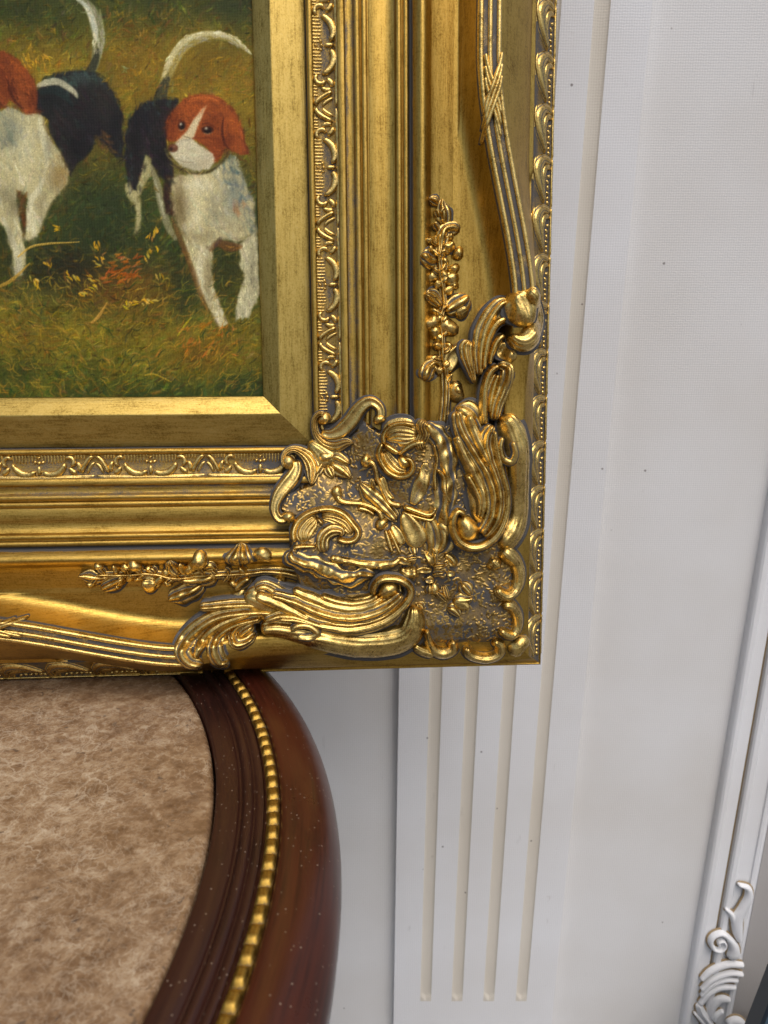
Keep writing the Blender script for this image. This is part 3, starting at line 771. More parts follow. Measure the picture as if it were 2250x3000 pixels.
for _ in range(4300):
    cx_, cy_ = rng.uniform(0, len(gu)), rng.uniform(0, len(gv)); a = rng.uniform(0, math.pi); ln = rng.uniform(2.2, 5.0); cur = rng.uniform(-.25, .25)
    x0, x1 = int(max(cx_ - 8, 0)), int(min(cx_ + 9, len(gu))); y0, y1 = int(max(cy_ - 8, 0)), int(min(cy_ + 9, len(gv)))
    if x1 - x0 < 2 or y1 - y0 < 2: continue
    yy, xx = np.mgrid[y0:y1, x0:x1]; dx, dy = xx - cx_, yy - cy_
    al = dx * math.cos(a) + dy * math.sin(a); ac = -dx * math.sin(a) + dy * math.cos(a) + cur * al * al * .2
    val = np.clip(1 - (ac / 1.35) ** 2, 0, 1) ** .5 * np.clip(1 - (al / ln) ** 4, 0, 1)
    stip[y0:y1, x0:x1] = np.maximum(stip[y0:y1, x0:x1], val * rng.uniform(.6, 1))
ins = in_poly(PG, GU, GV); dd = dist_poly(PG, GU, GV)
edge = ss(0, .0035, np.where(ins, dd, 0))
zone = ss(-.5, .3, lump(GU, GV, .022))                      # stippled and plain patches
Wg = pad_base(GU, GV) + .0010 * lump(GU, GV, .012) + (.0007 * stip * (.35 + .65 * zone))
rb = rail_base(GU, GV) - .0012
Wg = rb + (Wg - rb) * edge
washg = np.clip(.66 - stip * .9 + .14 * lump(GU + 2, GV, .008), 0, 1)
Fg = grid_faces(len(gv), len(gu)); keep = ins.ravel()[Fg].any(1)
Fg = Fg[keep]; ids, inv = np.unique(Fg, return_inverse=True)
ground_orn = link('corner_ornament', mesh_from('corner_ornament', np.stack([GU, GV, Wg], -1).reshape(-1, 3)[ids], [inv.reshape(Fg.shape)], {'wash': washg.ravel()[ids]}), M_PAD, frame)
ground_orn['label'] = 'cast rococo corner ornament with stippled ground'
ORN.append(ground_orn)
CO = ground_orn
s_ = 's'; b_ = 'b'
orn('scroll_leaf', [
    (s_, 1, [(1000, 285, 60), (1010, 200, 60), (985, 145, 62), (925, 110, 72), (865, 130, 85), (805, 190, 95), (740, 285, 105), (650, 370, 95), (555, 400, 70), (480, 378, 50)], 4.2, 'rim', 0),
    (b_, 1, 995, 265, 42, 4.2, 1.0),
    (s_, 1, [(770, 470, 10), (700, 470, 70), (610, 500, 95), (520, 480, 80), (450, 415, 60), (425, 340, 48), (430, 265, 46), (470, 222, 46), (520, 225, 40)], 4.0, 'rib3', 0),
    (b_, 1, 512, 262, 46, 4.0, .8)], CO)
orn('scroll_leaf', [
    (s_, 1, [(190, 1130, 70), (120, 1140, 60), (78, 1080, 60), (78, 1010, 68), (110, 930, 85), (170, 850, 100), (235, 770, 100), (268, 690, 75), (262, 620, 52)], 4.2, 'rim', 0),
    (b_, 1, 195, 1125, 44, 4.2, 1.0),
    (s_, 1, [(395, 850, 10), (405, 780, 75), (410, 700, 105), (375, 615, 95), (310, 555, 70), (240, 530, 50), (180, 555, 48), (155, 620, 46), (175, 690, 50)], 4.0, 'rib3', 0),
    (b_, 1, 195, 645, 50, 4.0, .8)], CO)
orn('leaf_boss', [
    (s_, 1, [(370, 465, 60), (450, 530, 150), (540, 610, 190), (600, 660, 120)], 3.4, 'round', .2),
    (s_, 1, [(560, 600, 50), (620, 600, 90), (700, 640, 60), (735, 655, 10)], 3.0, 'rib2', .6),
    (s_, 1, [(560, 650, 60), (640, 700, 110), (710, 750, 70), (750, 790, 10)], 3.0, 'rib2', .6),
    (s_, 1, [(530, 670, 60), (560, 730, 80), (595, 785, 14)], 2.8, 'rib2', .6),
    (s_, 1, [(430, 760, 60), (470, 690, 70), (500, 640, 40)], 2.5, 'rib2', .3),
    (b_, 1, 530, 602, 50, 3.6, 2.4)], CO)
orn('shell', [
    (s_, 1, [(1050, 440, 120), (1130, 390, 190), (1230, 390, 200), (1330, 410, 120)], 2.6, 'rib7', .2),
    (s_, 1, [(1030, 540, 80), (1080, 640, 150), (1160, 715, 130), (1240, 720, 60)], 2.6, 'rib5', .2),
    (s_, 1, [(1040, 490, 34), (1028, 420, 34), (1060, 355, 34), (1130, 310, 34), (1220, 300, 34), (1310, 320, 34)], 3.2, 'round', .8),
    (s_, 1, [(1020, 470, 40), (990, 560, 44), (1015, 650, 46), (1075, 730, 46), (1165, 772, 46), (1250, 755, 44), (1290, 690, 42), (1265, 622, 38), (1205, 605, 34)], 3.8, 'round', .8),
    (s_, 1, [(1035, 482, 36), (1100, 525, 44), (1170, 570, 38)], 3.4, 'round', 1.2),
    (s_, 1, [(1160, 580, 30), (1230, 520, 40), (1310, 480, 50), (1400, 470, 50)], 3.0, 'round', .8),
    (b_, 1, 1215, 645, 48, 4.4, .8),
    (s_, 1, [(1400, 270, 60), (1370, 330, 90), (1390, 400, 110), (1360, 480, 100), (1380, 540, 50)], 4.5, 'rib5', 0, .7)], CO)
orn('shell', [
    (s_, 1, [(330, 1350, 120), (330, 1250, 160), (400, 1160, 140), (450, 1130, 70)], 2.6, 'rib6', .2),
    (s_, 1, [(480, 1120, 70), (580, 1130, 110), (690, 1180, 130), (760, 1270, 60)], 2.4, 'rib5', .2),
    (s_, 1, [(250, 1350, 40), (238, 1260, 46), (275, 1170, 46), (350, 1105, 46), (450, 1066, 48), (570, 1058, 50), (680, 1100, 50), (760, 1185, 50), (808, 1260, 48), (775, 1325, 44), (700, 1340, 44), (620, 1315, 40)], 3.8, 'round', .8),
    (s_, 1, [(450, 1130, 26), (500, 1190, 30)], 2.6, 'round', 1.4),
    (s_, 1, [(510, 1440, 80), (495, 1360, 90), (515, 1290, 90), (580, 1245, 90), (660, 1250, 60), (640, 1290, 30)], 4.2, 'rib2', .4),
    (s_, 1, [(230, 1395, 40), (330, 1384, 34), (440, 1382, 26)], 2.4, 'round', 0)], CO)
orn('agraffe', [
    (s_, 1, [(880, 640, 60), (935, 655, 44), (966, 720, 36), (978, 800, 36), (1010, 850, 36), (1045, 930, 40), (1090, 1000, 44), (1190, 1025, 44)], 3.2, 'round', .4),
    (b_, 1, 878, 636, 44, 4.2, .4),
    (s_, 1, [(620, 915, 60), (645, 975, 46), (720, 1000, 40), (830, 1008, 38), (930, 1040, 40), (1000, 1090, 40), (1022, 1160, 40)], 3.2, 'round', .4),
    (b_, 1, 622, 915, 46, 4.0, .4), (b_, 1, 1012, 1190, 46, 4.2, .4),
    (s_, 1, [(795, 1045, 50), (880, 1062, 42), (960, 1110, 30)], 2.6, 'round', .2),
    (s_, 1, [(820, 820, 60), (890, 890, 130), (980, 970, 150), (1070, 1060, 120), (1150, 1150, 60)], 3.4, 'rib3', .2, .6),
    (s_, 1, [(935, 780, 14), (930, 830, 50), (950, 880, 50)], 3.0, 'rib2', .6),
    (s_, 1, [(1015, 765, 40), (1035, 830, 50), (1060, 900, 40), (1120, 970, 30)], 2.6, 'rim', .4),
    (s_, 1, [(1200, 1030, 40), (1320, 1075, 44), (1420, 1105, 44), (1470, 1080, 34), (1485, 1035, 24)], 3.0, 'round', .3),
    (s_, 1, [(1190, 1080, 30), (1330, 1125, 36), (1450, 1150, 40), (1490, 1090, 24)], 2.4, 'round', .3)], CO)
orn('tongue_leaf', [
    (s_, 1, [(1205, 1085, 50), (1255, 1180, 130), (1310, 1290, 165), (1350, 1400, 120)], 4.2, 'rim', .3, .3),
    (s_, 1, [(1100, 1190, 40), (1160, 1280, 80), (1210, 1370, 60)], 3.0, 'rim', .2, .3),
    (s_, 1, [(1045, 1230, 30), (1075, 1330, 44), (1110, 1440, 30)], 2.4, 'round', .1), (s_, 1, [(1075, 1225, 26), (1120, 1320, 36), (1180, 1450, 24)], 2.4, 'round', .1)], CO)
orn('rock_ridge', [
    (s_, 1, [(1400, 300, 80), (1480, 400, 170), (1560, 540, 170), (1560, 700, 170), (1600, 850, 170), (1570, 1000, 160), (1560, 1150, 150), (1560, 1330, 150), (1500, 1450, 150)], 5.0, 'rib2', -.6, 1.5),
    (s_, 1, [(1500, 700, 30), (1560, 780, 40), (1570, 900, 40), (1620, 1000, 30)], 3.0, 'round', 2.4, .6),
    (s_, 1, [(1470, 480, 26), (1500, 620, 30), (1480, 760, 30), (1490, 900, 26)], 3.0, 'round', .6, .6),
    (b_, 1, 1570, 1230, 60, 4.5, 1.5)], CO)
orn('rock_ridge', [
    (s_, 3, [(220, 400, 70), (230, 460, 110), (340, 510, 130), (470, 560, 150), (600, 620, 150), (720, 630, 150), (850, 600, 120), (960, 610, 70)], 4.6, 'rib2', .2, 1.2),
    (s_, 3, [(560, 460, 50), (750, 500, 60), (930, 530, 60), (1100, 520, 60), (1180, 470, 30)], 3.0, 'round', .4, .7),
    (s_, 3, [(1170, 560, 60), (1250, 600, 120), (1340, 590, 90)], 4.0, 'round', 0, 1.2),
    (b_, 3, 1480, 740, 44, 3.6, .2), (b_, 3, 1290, 600, 40, 3.0, 1.2)], CO)
orn('star_leaf', [
    (s_, 4, [(600, 680, 60), (650, 740, 110), (690, 790, 50)], 4.0, 'rib2', .2, .5),
    (s_, 4, [(530, 830, 70), (610, 840, 120), (710, 810, 30)], 3.8, 'rib2', .2, .5),
    (s_, 4, [(530, 830, 70), (610, 870, 110), (680, 905, 30)], 3.8, 'round', .2, .5),
    (s_, 4, [(480, 900, 70), (540, 920, 90), (600, 980, 30)], 3.4, 'rib2', .2, .5),
    (b_, 4, 370, 740, 44, 3.4, .2), (s_, 4, [(560, 540, 60), (520, 480, 70), (460, 430, 40)], 3.0, 'round', 0, .9)], CO)
rq = random.Random(9); cl = []
for _ in range(22):
    x, y = rq.uniform(40, 540), rq.uniform(380, 900)
    if x > 430 and y < 430: continue
    a = rq.uniform(-.4, 1.9); l = rq.uniform(45, 85)
    cl.append((s_, 4, [(x - l * math.cos(a), y - l * math.sin(a), 34), (x, y, rq.uniform(60, 100)), (x + l * math.cos(a), y + l * math.sin(a), 26)], rq.uniform(2.6, 4.6), rq.choice(['rib2', 'rib3', 'rim']), -.3, .9))
orn('rock_cluster', cl, CO, None, None, 1.15)
orn('tongue_leaf', [(s_, 1, [(1420, 1120, 90), (1470, 1250, 190), (1480, 1380, 190), (1420, 1500, 110)], 3.0, 'rib3', -.4, .8), (s_, 1, [(1280, 1020, 40), (1340, 900, 110), (1390, 760, 90), (1400, 640, 40)], 2.4, 'rim', -.2, .6)], CO)
# right acanthus
orn('acanthus_scroll', [
    (s_, 2, [(600, 180, 170), (680, 400, 250), (790, 640, 290), (850, 880, 290), (850, 1060, 260), (790, 1230, 170)], 5.0, 'round', 0),
    (s_, 2, [(560, 190, 70), (590, 330, 96), (660, 470, 100), (750, 610, 100), (830, 750, 106), (880, 900, 112), (885, 1030, 108), (850, 1160, 96), (770, 1270, 56)], 5.0, 'rib2', 3.4, .3),
    (s_, 2, [(640, 740, 50), (710, 860, 74), (760, 990, 72), (745, 1120, 34)], 4.0, 'round', 1.0, .3),
    (s_, 2, [(560, 400, 60), (630, 570, 84), (710, 730, 90), (780, 880, 88), (800, 1010, 76), (770, 1150, 40)], 4.6, 'round', 2.0, .3),
    (s_, 2, [(660, 220, 60), (720, 390, 92), (790, 540, 84), (850, 690, 36)], 4.6, 'round', 3.4, .3),
    (s_, 2, [(880, 310, 60), (830, 400, 86), (820, 500, 92), (850, 630, 92), (900, 770, 92), (935, 910, 96), (935, 1050, 92), (890, 1190, 80), (800, 1300, 46)], 5.0, 'rib2', 3.8, .3),
    (s_, 2, [(960, 230, 110), (1030, 320, 170), (1085, 460, 190), (1110, 620, 180), (1110, 800, 165), (1105, 1000, 165), (1085, 1160, 180), (1020, 1290, 200), (930, 1370, 160)], 6.5, 'round', 0),
    (s_, 2, [(640, 1110, 44), (575, 1070, 50), (530, 1140, 52), (535, 1250, 56), (590, 1345, 64), (690, 1392, 66), (800, 1375, 64), (900, 1300, 60), (965, 1190, 56), (1000, 1060, 54), (1000, 900, 54), (965, 760, 52), (935, 640, 50), (905, 500, 48), (890, 360, 36)], 4.2, 'round', 4.6),
    (b_, 2, 655, 1225, 95, 8.5, 1.5),
    (s_, 2, [(650, 750, 50), (715, 860, 56), (765, 990, 50), (750, 1130, 30)], 4.0, 'round', 2.6),
    (s_, 2, [(560, 430, 56), (630, 580, 60), (710, 740, 56), (780, 890, 46)], 4.0, 'round', 2.6),
    (s_, 2, [(960, 420, 30), (945, 510, 36), (970, 610, 44), (1040, 640, 44), (1075, 570, 40), (1050, 460, 30)], 1.6, 'round', 7.4)], CO)
both_r = lambda u, v: rail_base(u, v)
orn('acanthus_leaf', [
    (s_, 6, [(1180, 440, 120), (1250, 540, 130), (1275, 680, 140), (1250, 800, 150), (1180, 890, 150), (1100, 890, 120), (1010, 850, 50)], 6.0, 'round', 0),
    (s_, 6, [(1010, 480, 90), (1110, 560, 190), (1160, 670, 190), (1170, 780, 120)], 4.5, 'round', .4, .5),
    (s_, 6, [(1060, 540, 60), (950, 580, 110), (860, 700, 130), (800, 840, 130), (770, 1000, 100), (765, 1200, 40)], 5.5, 'rib2', 0),
    (s_, 6, [(1010, 700, 50), (920, 740, 60), (850, 860, 56), (815, 1010, 50), (800, 1150, 36)], 3.6, 'round', 1.8),
    (s_, 6, [(990, 840, 50), (920, 900, 56), (870, 1010, 46), (850, 1110, 30)], 3.4, 'round', .8),
    (s_, 6, [(690, 890, 80), (660, 960, 110), (680, 1100, 80), (725, 1270, 20)], 4.0, 'rib3', 0),
    (s_, 6, [(960, 900, 80), (1010, 1000, 110), (1090, 1060, 70)], 2.5, 'round', 0, 1.2)], frame, both)
orn('acanthus_leaf', [
    (s_, 6, [(940, 1110, 50), (860, 1170, 54), (815, 1290, 56), (800, 1450, 60), (810, 1640, 60)], 5.0, 'round', .8),
    (s_, 6, [(930, 1105, 60), (1005, 1130, 90), (1010, 1230, 95), (965, 1350, 95), (925, 1460, 90), (890, 1600, 70)], 5.5, 'rib2', .6),
    (s_, 6, [(930, 1180, 60), (890, 1300, 100), (860, 1430, 90), (850, 1540, 50)], 3.4, 'rib2', .2),
    (s_, 6, [(560, 1480, 120), (650, 1540, 200), (740, 1640, 200)], 5.0, 'rib2', 0)], frame, both)
rl = random.Random(5)
def leaflets(tile, path, n, spread):
    out = []; P = catmull(np.array(path, float), 60); T = np.gradient(P, axis=0)
    for k in range(n):
        i = int((k + rl.random()) / n * 59); t = T[i] / np.linalg.norm(T[i]); s = 1 if k % 2 else -1
        a = rl.uniform(.5, 1.25) * s; d = np.array([t[0] * math.cos(a) - t[1] * math.sin(a), t[0] * math.sin(a) + t[1] * math.cos(a)]) * -1
        ln = rl.uniform(.7, 1.1) * spread; c = P[i]; w = rl.uniform(46, 74); bend = np.array([-d[1], d[0]]) * rl.uniform(-14, 14)
        m = c + d * ln * .55 + bend; e = c + d * ln
        out.append(('s', tile, [(c[0], c[1], w * .5), (m[0], m[1], w), (e[0], e[1], w * .35)], rl.uniform(3.2, 4.8), rl.choice(['rib2', 'round', 'rib3']), .2, .7))
        if rl.random() < .5: out.append(('b', tile, e[0], e[1], rl.uniform(24, 36), rl.uniform(3.0, 4.4), .4))
    return out
orn('flower_spray', leaflets(6, [(412, -330), (405, 150), (440, 450), (430, 700), (440, 1000), (466, 1300)], 26, 105) + [
    (s_, 7, [(440, 1140, 10), (437, 1220, 90), (455, 1320, 110), (450, 1380, 60)], 4.0, 'rib2', 0, .6),
    (s_, 7, [(600, 1430, 60), (540, 1400, 100), (460, 1420, 100), (430, 1540, 84), (408, 1680, 60)], 5.0, 'rib2', 0, .5),
    (s_, 6, [(415, -60, 70), (405, 150, 64), (415, 300, 56), (440, 440, 50), (450, 560, 50), (425, 690, 46), (435, 900, 56), (440, 1050, 50), (465, 1200, 60), (468, 1400, 64), (450, 1640, 70)], 4.0, 'rib2', 0, .4),
    (s_, 6, [(400, 200, 50), (320, 175, 120), (245, 140, 70)], 5.0, 'rib2', .2, .6),
    (s_, 6, [(440, 40, 50), (490, 70, 70), (545, 20, 60)], 4.0, 'round', .2, .6),
    (b_, 6, 580, 125, 42, 4.0, .2), (b_, 6, 540, 262, 40, 4.4, .4), (b_, 6, 500, 345, 62, 4.6, 0), (b_, 6, 455, 320, 40, 4.4, 1), (b_, 6, 345, 330, 44, 3.6, 0), (b_, 6, 530, 395, 40, 3.6, 0),
    (s_, 6, [(430, 600, 40), (370, 520, 110), (290, 480, 80)], 5.0, 'rib3', .2, .5),
    (s_, 6, [(460, 640, 60), (540, 590, 120), (620, 540, 130), (675, 490, 70)], 5.5, 'rib2', .2, .6),
    (s_, 6, [(540, 660, 50), (600, 640, 80), (670, 600, 50)], 4.0, 'round', .2, .6),
    (b_, 6, 480, 770, 72, 6.0, .2), (b_, 6, 345, 735, 58, 5.0, .2), (b_, 6, 370, 815, 48, 4.6, .2), (b_, 6, 412, 870, 40, 4.0, .2), (b_, 6, 405, 700, 40, 4.4, .6),
    (s_, 6, [(440, 1140, 50), (385, 1085, 66), (315, 1140, 100), (280, 1250, 110)], 5.0, 'rib2', .2, .6),
    (s_, 6, [(480, 1180, 50), (520, 1060, 120), (610, 920, 50)], 4.0, 'rim', .2, .4),
    (b_, 6, 560, 1345, 66, 5.0, .2), (b_, 6, 575, 1330, 34, 4.0, 3.0)], frame, both_r, None, 1.4)
orn('flower_spray', leaflets(5, [(-60, 612), (200, 612), (420, 602), (650, 640), (850, 620), (1050, 612), (1300, 600)], 24, 100) + [
    (s_, 5, [(-215, 618, 10), (-130, 625, 100), (-30, 640, 70), (60, 630, 50)], 4.2, 'rib2', 0, .6),
    (s_, 5, [(-60, 610, 50), (200, 612, 60), (420, 600, 60), (650, 640, 56), (850, 620, 60), (1050, 612, 60), (1250, 600, 60), (1450, 582, 66), (1640, 600, 76), (1780, 640, 76), (1890, 700, 60)], 4.2, 'rib2', 0, .4),
    (s_, 5, [(200, 640, 50), (90, 690, 100), (-20, 740, 70)], 5.0, 'rib2', .2, .6),
    (b_, 5, 282, 532, 46, 4.6, .2), (b_, 5, 190, 560, 30, 3.4, 0),
    (s_, 5, [(330, 680, 70), (410, 690, 130), (490, 680, 70)], 5.0, 'round', .2, .8),
    (s_, 5, [(590, 490, 50), (620, 560, 100), (690, 615, 50)], 4.6, 'rib3', .2, .5),
    (s_, 5, [(680, 510, 40), (700, 570, 60), (740, 610, 40)], 4.0, 'round', .2, .5),
    (b_, 5, 845, 490, 62, 5.2, .2), (b_, 5, 770, 555, 46, 4.4, .2), (s_, 5, [(880, 560, 40), (950, 530, 80), (1005, 565, 40)], 4.4, 'rib2', .2, .5),
    (s_, 5, [(690, 650, 60), (800, 660, 110), (930, 640, 110), (990, 620, 70)], 5.5, 'rib2', .2, .7),
    (s_, 5, [(570, 830, 60), (680, 790, 120), (810, 740, 120), (880, 690, 70)], 5.5, 'rib2', .2, .7),
    (s_, 5, [(1210, 335, 40), (1205, 420, 130), (1210, 510, 190), (1220, 545, 120)], 4.6, 'rib3', .2, .5),
    (b_, 5, 1408, 438, 54, 3.8, .2),
    (s_, 5, [(1160, 760, 70), (1210, 690, 130), (1310, 630, 60)], 5.0, 'rib2', .2, .6), (b_, 5, 1205, 785, 52, 4.2, .2),
    (b_, 5, 1545, 690, 66, 5.0, .2), (b_, 5, 1545, 680, 34, 3.6, 3.0)], frame, both_r, None, 1.4)
# bottom acanthus
orn('acanthus_scroll', [
    (s_, 3, [(-200, 800, 200), (80, 890, 260), (350, 960, 280), (600, 975, 280), (850, 940, 250), (1050, 860, 200), (1160, 780, 110)], 5.0, 'round', 0),
    (s_, 3, [(40, 780, 60), (250, 845, 96), (420, 920, 100), (600, 975, 106), (800, 985, 110), (980, 935, 106), (1120, 850, 90), (1195, 770, 50)], 5.0, 'rib2', 3.4, .3),
    (s_, 3, [(480, 785, 46), (600, 828, 66), (740, 850, 72), (880, 822, 66), (970, 770, 40)], 4.0, 'round', 1.0, .3),
    (s_, 3, [(230, 740, 56), (400, 815, 82), (560, 882, 90), (740, 912, 90), (900, 882, 84), (1030, 805, 46)], 4.6, 'round', 2.0, .3),
    (s_, 3, [(-100, 790, 70), (70, 855, 96), (230, 930, 90), (390, 1000, 36)], 4.6, 'round', 3.4, .3),
    (s_, 3, [(-20, 1010, 60), (130, 968, 86), (290, 988, 92), (470, 1050, 96), (680, 1090, 96), (920, 1065, 92), (1110, 975, 80), (1225, 865, 40)], 5.0, 'rib2', 3.8, .3),
    (s_, 3, [(-60, 1090, 110), (120, 1085, 140), (350, 1130, 170), (550, 1185, 190), (800, 1225, 210), (1050, 1215, 220), (1240, 1150, 200), (1300, 1020, 160), (1300, 880, 90)], 6.5, 'round', 0),
    (s_, 3, [(100, 990, 40), (300, 1010, 54), (500, 1060, 58), (760, 1085, 60), (1000, 1030, 58), (1170, 920, 56), (1260, 810, 54), (1265, 730, 54), (1200, 665, 54), (1100, 640, 54), (1000, 655, 54), (945, 720, 50), (940, 790, 46)], 4.2, 'round', 4.6),
    (b_, 3, 1070, 735, 80, 7.0, 1.5),
    (s_, 3, [(480, 790, 46), (600, 835, 56), (750, 862, 56), (900, 835, 52), (985, 780, 40)], 4.0, 'round', 2.6),
    (s_, 3, [(220, 1100, 30), (270, 1060, 40), (380, 1060, 44), (450, 1120, 44), (380, 1160, 40), (270, 1150, 36)], 1.6, 'round', 7.4)], CO)
orn('acanthus_leaf', [
    (s_, 5, [(1640, 960, 60), (1450, 940, 80), (1220, 950, 96), (1010, 990, 106), (860, 1080, 120), (750, 1190, 130), (705, 1300, 120), (770, 1380, 110), (890, 1400, 80)], 5.5, 'rib2', 0),
    (s_, 5, [(1300, 950, 50), (1060, 1040, 70), (920, 1140, 76), (850, 1260, 60), (820, 1340, 40)], 4.2, 'round', .8),
    (s_, 5, [(1400, 990, 60), (1170, 1050, 80), (1020, 1150, 100), (985, 1280, 110), (1040, 1380, 110), (1110, 1370, 80)], 5.2, 'rib2', 0),
    (s_, 5, [(1380, 1000, 50), (1220, 1050, 60), (1140, 1130, 70), (1180, 1220, 90), (1270, 1200, 70), (1350, 1130, 50)], 4.4, 'rib2', .4),
    (s_, 5, [(1330, 1060, 60), (1250, 1110, 70), (1200, 1170, 50)], 3.6, 'rib2', 1.0),
    (s_, 5, [(845, 900, 60), (950, 895, 70), (1150, 880, 80), (1350, 880, 80), (1520, 900, 60)], 4.6, 'rib2', 0),
    (s_, 5, [(1330, 760, 70), (1420, 740, 130), (1530, 820, 170), (1630, 900, 130)], 5.0, 'rib3', 0)], frame, both, None, 1.35)
# edge scallops
edge_base = lambda u, v: np.maximum(both(u, v), .0300)
orn('edge_curl', [(s_, 4, [(960, 380, 140), (1020, 440, 130), (1090, 520, 112), (1115, 630, 104), (1085, 740, 98), (1015, 798, 92), (945, 770, 84), (915, 715, 70)], 6.0, 'round', 0), (b_, 4, 895, 525, 52, 5.0, 0), (s_, 4, [(870, 460, 50), (900, 520, 80), (960, 540, 60)], 4.5, 'round', 0)], CO, edge_base, None, 1.2)
orn('edge_curl', [(s_, 4, [(960, 890, 84), (1035, 885, 92), (1090, 965, 94), (1100, 1060, 90), (1060, 1140, 86), (990, 1130, 76), (940, 1085, 60)], 5.6, 'round', 0)], CO, edge_base, None, 1.2)
orn('edge_boss', [(b_, 4, 1112, 1250, 84, 5.6, 0)], CO, edge_base, None, 1.2)
orn('edge_curl', [(s_, 4, [(880, 1195, 70), (945, 1235, 88), (935, 1310, 92), (840, 1350, 90), (720, 1335, 86), (660, 1290, 80), (665, 1240, 56)], 5.4, 'round', 0)], CO, edge_base, None, 1.2)
orn('edge_curl', [(s_, 4, [(300, 1090, 40), (315, 1180, 60), (360, 1270, 92), (450, 1305, 104), (530, 1265, 100), (525, 1190, 60)], 5.4, 'round', 0), (s_, 4, [(180, 1230, 60), (260, 1280, 90), (380, 1320, 90)], 4.5, 'round', 0)], CO, edge_base, None, 1.2)

# ribbons on the crest of the outer ridge
def ribbon(pts_list, tile):
    orn('ribbon', [(s_, tile, p, h, 'round', l, .05) for p, h, l in pts_list], frame, both_r)
def rb_(sd_):
    """three cords following the crest, and their crossing, on the given rail"""
    mb = MB(); Lr = RAILS[sd_]
    segs = [(.218, Lr - .218)]
    for a0, a1 in segs:
        A = np.linspace(a0, a1, max(6, int((a1 - a0) / .008)))
        T = np.minimum(A, Lr - A); ca, cb, _ = crest(T)
        wd = np.clip((T - .20) / .03, .3, 1)
        for f, wdt, h in ((.10, .0032, .0022), (.52, .0030, .0022), (.94, .0036, .0022)):
            S = ca + (cb - ca) * f
            u, v = place(sd_, A, S)
            sweep(mb, np.stack([u, v, np.full(len(A), wdt) * wd], -1), h, both_r, 'round', nq=7, step=.0022, lumpy=.05)
    for c in (.335, Lr - .335):
        sg = 1 if c < Lr / 2 else -1
        for o in (-.0045, 0, .0045):            # over
            A = c + sg * np.array([-.016, -.009, 0, .009, .016]) + sg * o * 1.3
            S = crest(np.array([.335]))[0][0] + np.array([.0106, .0092, .0060, .0028, .0014]); u, v = place(sd_, A, S)
            sweep(mb, np.stack([u, v, [.0022, .0028, .0028, .0028, .0022]], -1), .0022, both_r, 'round', nq=7, lift=.0016, lumpy=.05)
        for o in (-.0045, 0, .0045):            # under
            A = c + sg * np.array([-.015, -.009, 0, .009, .015]) + sg * o * 1.3
            S = crest(np.array([.335]))[0][0] + np.array([.0014, .0028, .0060, .0092, .0106]); u, v = place(sd_, A, S)
            sweep(mb, np.stack([u, v, [.0020, .0026, .0026, .0026, .0020]], -1), .0020, both_r, 'round', nq=7, lift=.0008, lumpy=.05)
    # grey bed between the cords
    for a0, a1 in segs:
        A = np.linspace(a0 - .004, a1 + .004, max(6, int((a1 - a0) / .008))); T = np.minimum(A, Lr - A); ca, cb, _ = crest(T)
        rows = []
        for f in (0.06, .25, .5, .75, .98):
            S = ca + (cb - ca) * f; u, v = place(sd_, A, S); rows.append(np.stack([u, v, both_r(u, v) + .00025], -1))
        G = np.stack(rows, 1); mb.add(G.reshape(-1, 3), [grid_faces(len(A), 5)[:, ::-1]], wash=np.full(len(A) * 5, .78))
    link('ribbon_cord', mb.mesh('ribbon_cord'), M_ORN, rails[sd_])
for sd_ in sides: rb_(sd_)

# sprays of the rail centres: the corner sprays mirrored along their rails
sp = [o for o in ORN if o.name.startswith('flower_spray')]
for o, axis, c in ((sp[0], 1, .315 + .4305), (sp[1], 0, -(.345 + .307))):
    d = o.copy(); COL.objects.link(d); d.parent = frame
    m = Matrix.Identity(4); m[axis][axis] = -1; m[axis][3] = c; d.matrix_basis = m
# the other three corners
for fu, fv in ((True, False), (False, True), (True, True)):
    m = Matrix.Identity(4)
    if fu: m[0][0] = -1; m[0][3] = -FW_
    if fv: m[1][1] = -1; m[1][3] = FH_
    new = {}
    for o in ORN:
        if o.parent is frame:
            d = o.copy(); COL.objects.link(d); d.parent = frame; d.matrix_basis = m; new[o] = d
    for o in ORN:
        if o.parent is CO:
            d = o.copy(); COL.objects.link(d); d.parent = new[CO]
# ------------------------------------------------------------------ the oil painting on its canvas (colour and impasto per vertex)
CELL = 2.0
PW, PH = 400, 600                                         # raster over the part of the canvas in the photograph
OXp, OYp = -24.0, -24.0
A_ = np.zeros((PH, PW, 3)); Hgt = np.zeros((PH, PW))
ys, xs = np.mgrid[0:PH, 0:PW]; XP = OXp + xs * CELL; YP = OYp + ys * CELL          # photo pixels
ZS = 2.0737
def nz2(x, y, s, o=0):
    r = 0
    for k in range(12): r = r + np.sin((_fr[k, 0] * x + _fr[k, 1] * y) * 2.2 / s + _ph[k, 1] + o * (k + 1))
    return r / 5
yk = [-30, 60, 160, 300, 420, 560, 680, 800, 900, 1000, 1100, 1180]
ck = 1.22 * np.array([(52, 56, 32), (68, 66, 32), (98, 82, 36), (110, 92, 38), (94, 80, 36), (58, 61, 34), (48, 53, 32), (54, 55, 32), (78, 72, 34), (92, 82, 34), (76, 74, 32), (46, 54, 30)], float)
yy_ = np.clip(YP + 40 * nz2(XP, YP, 160), -30, 1180)
for c in range(3): A_[..., c] = np.interp(yy_, yk, ck[:, c])
A_ *= (1 + .10 * nz2(XP, YP, 60, 1))[..., None]
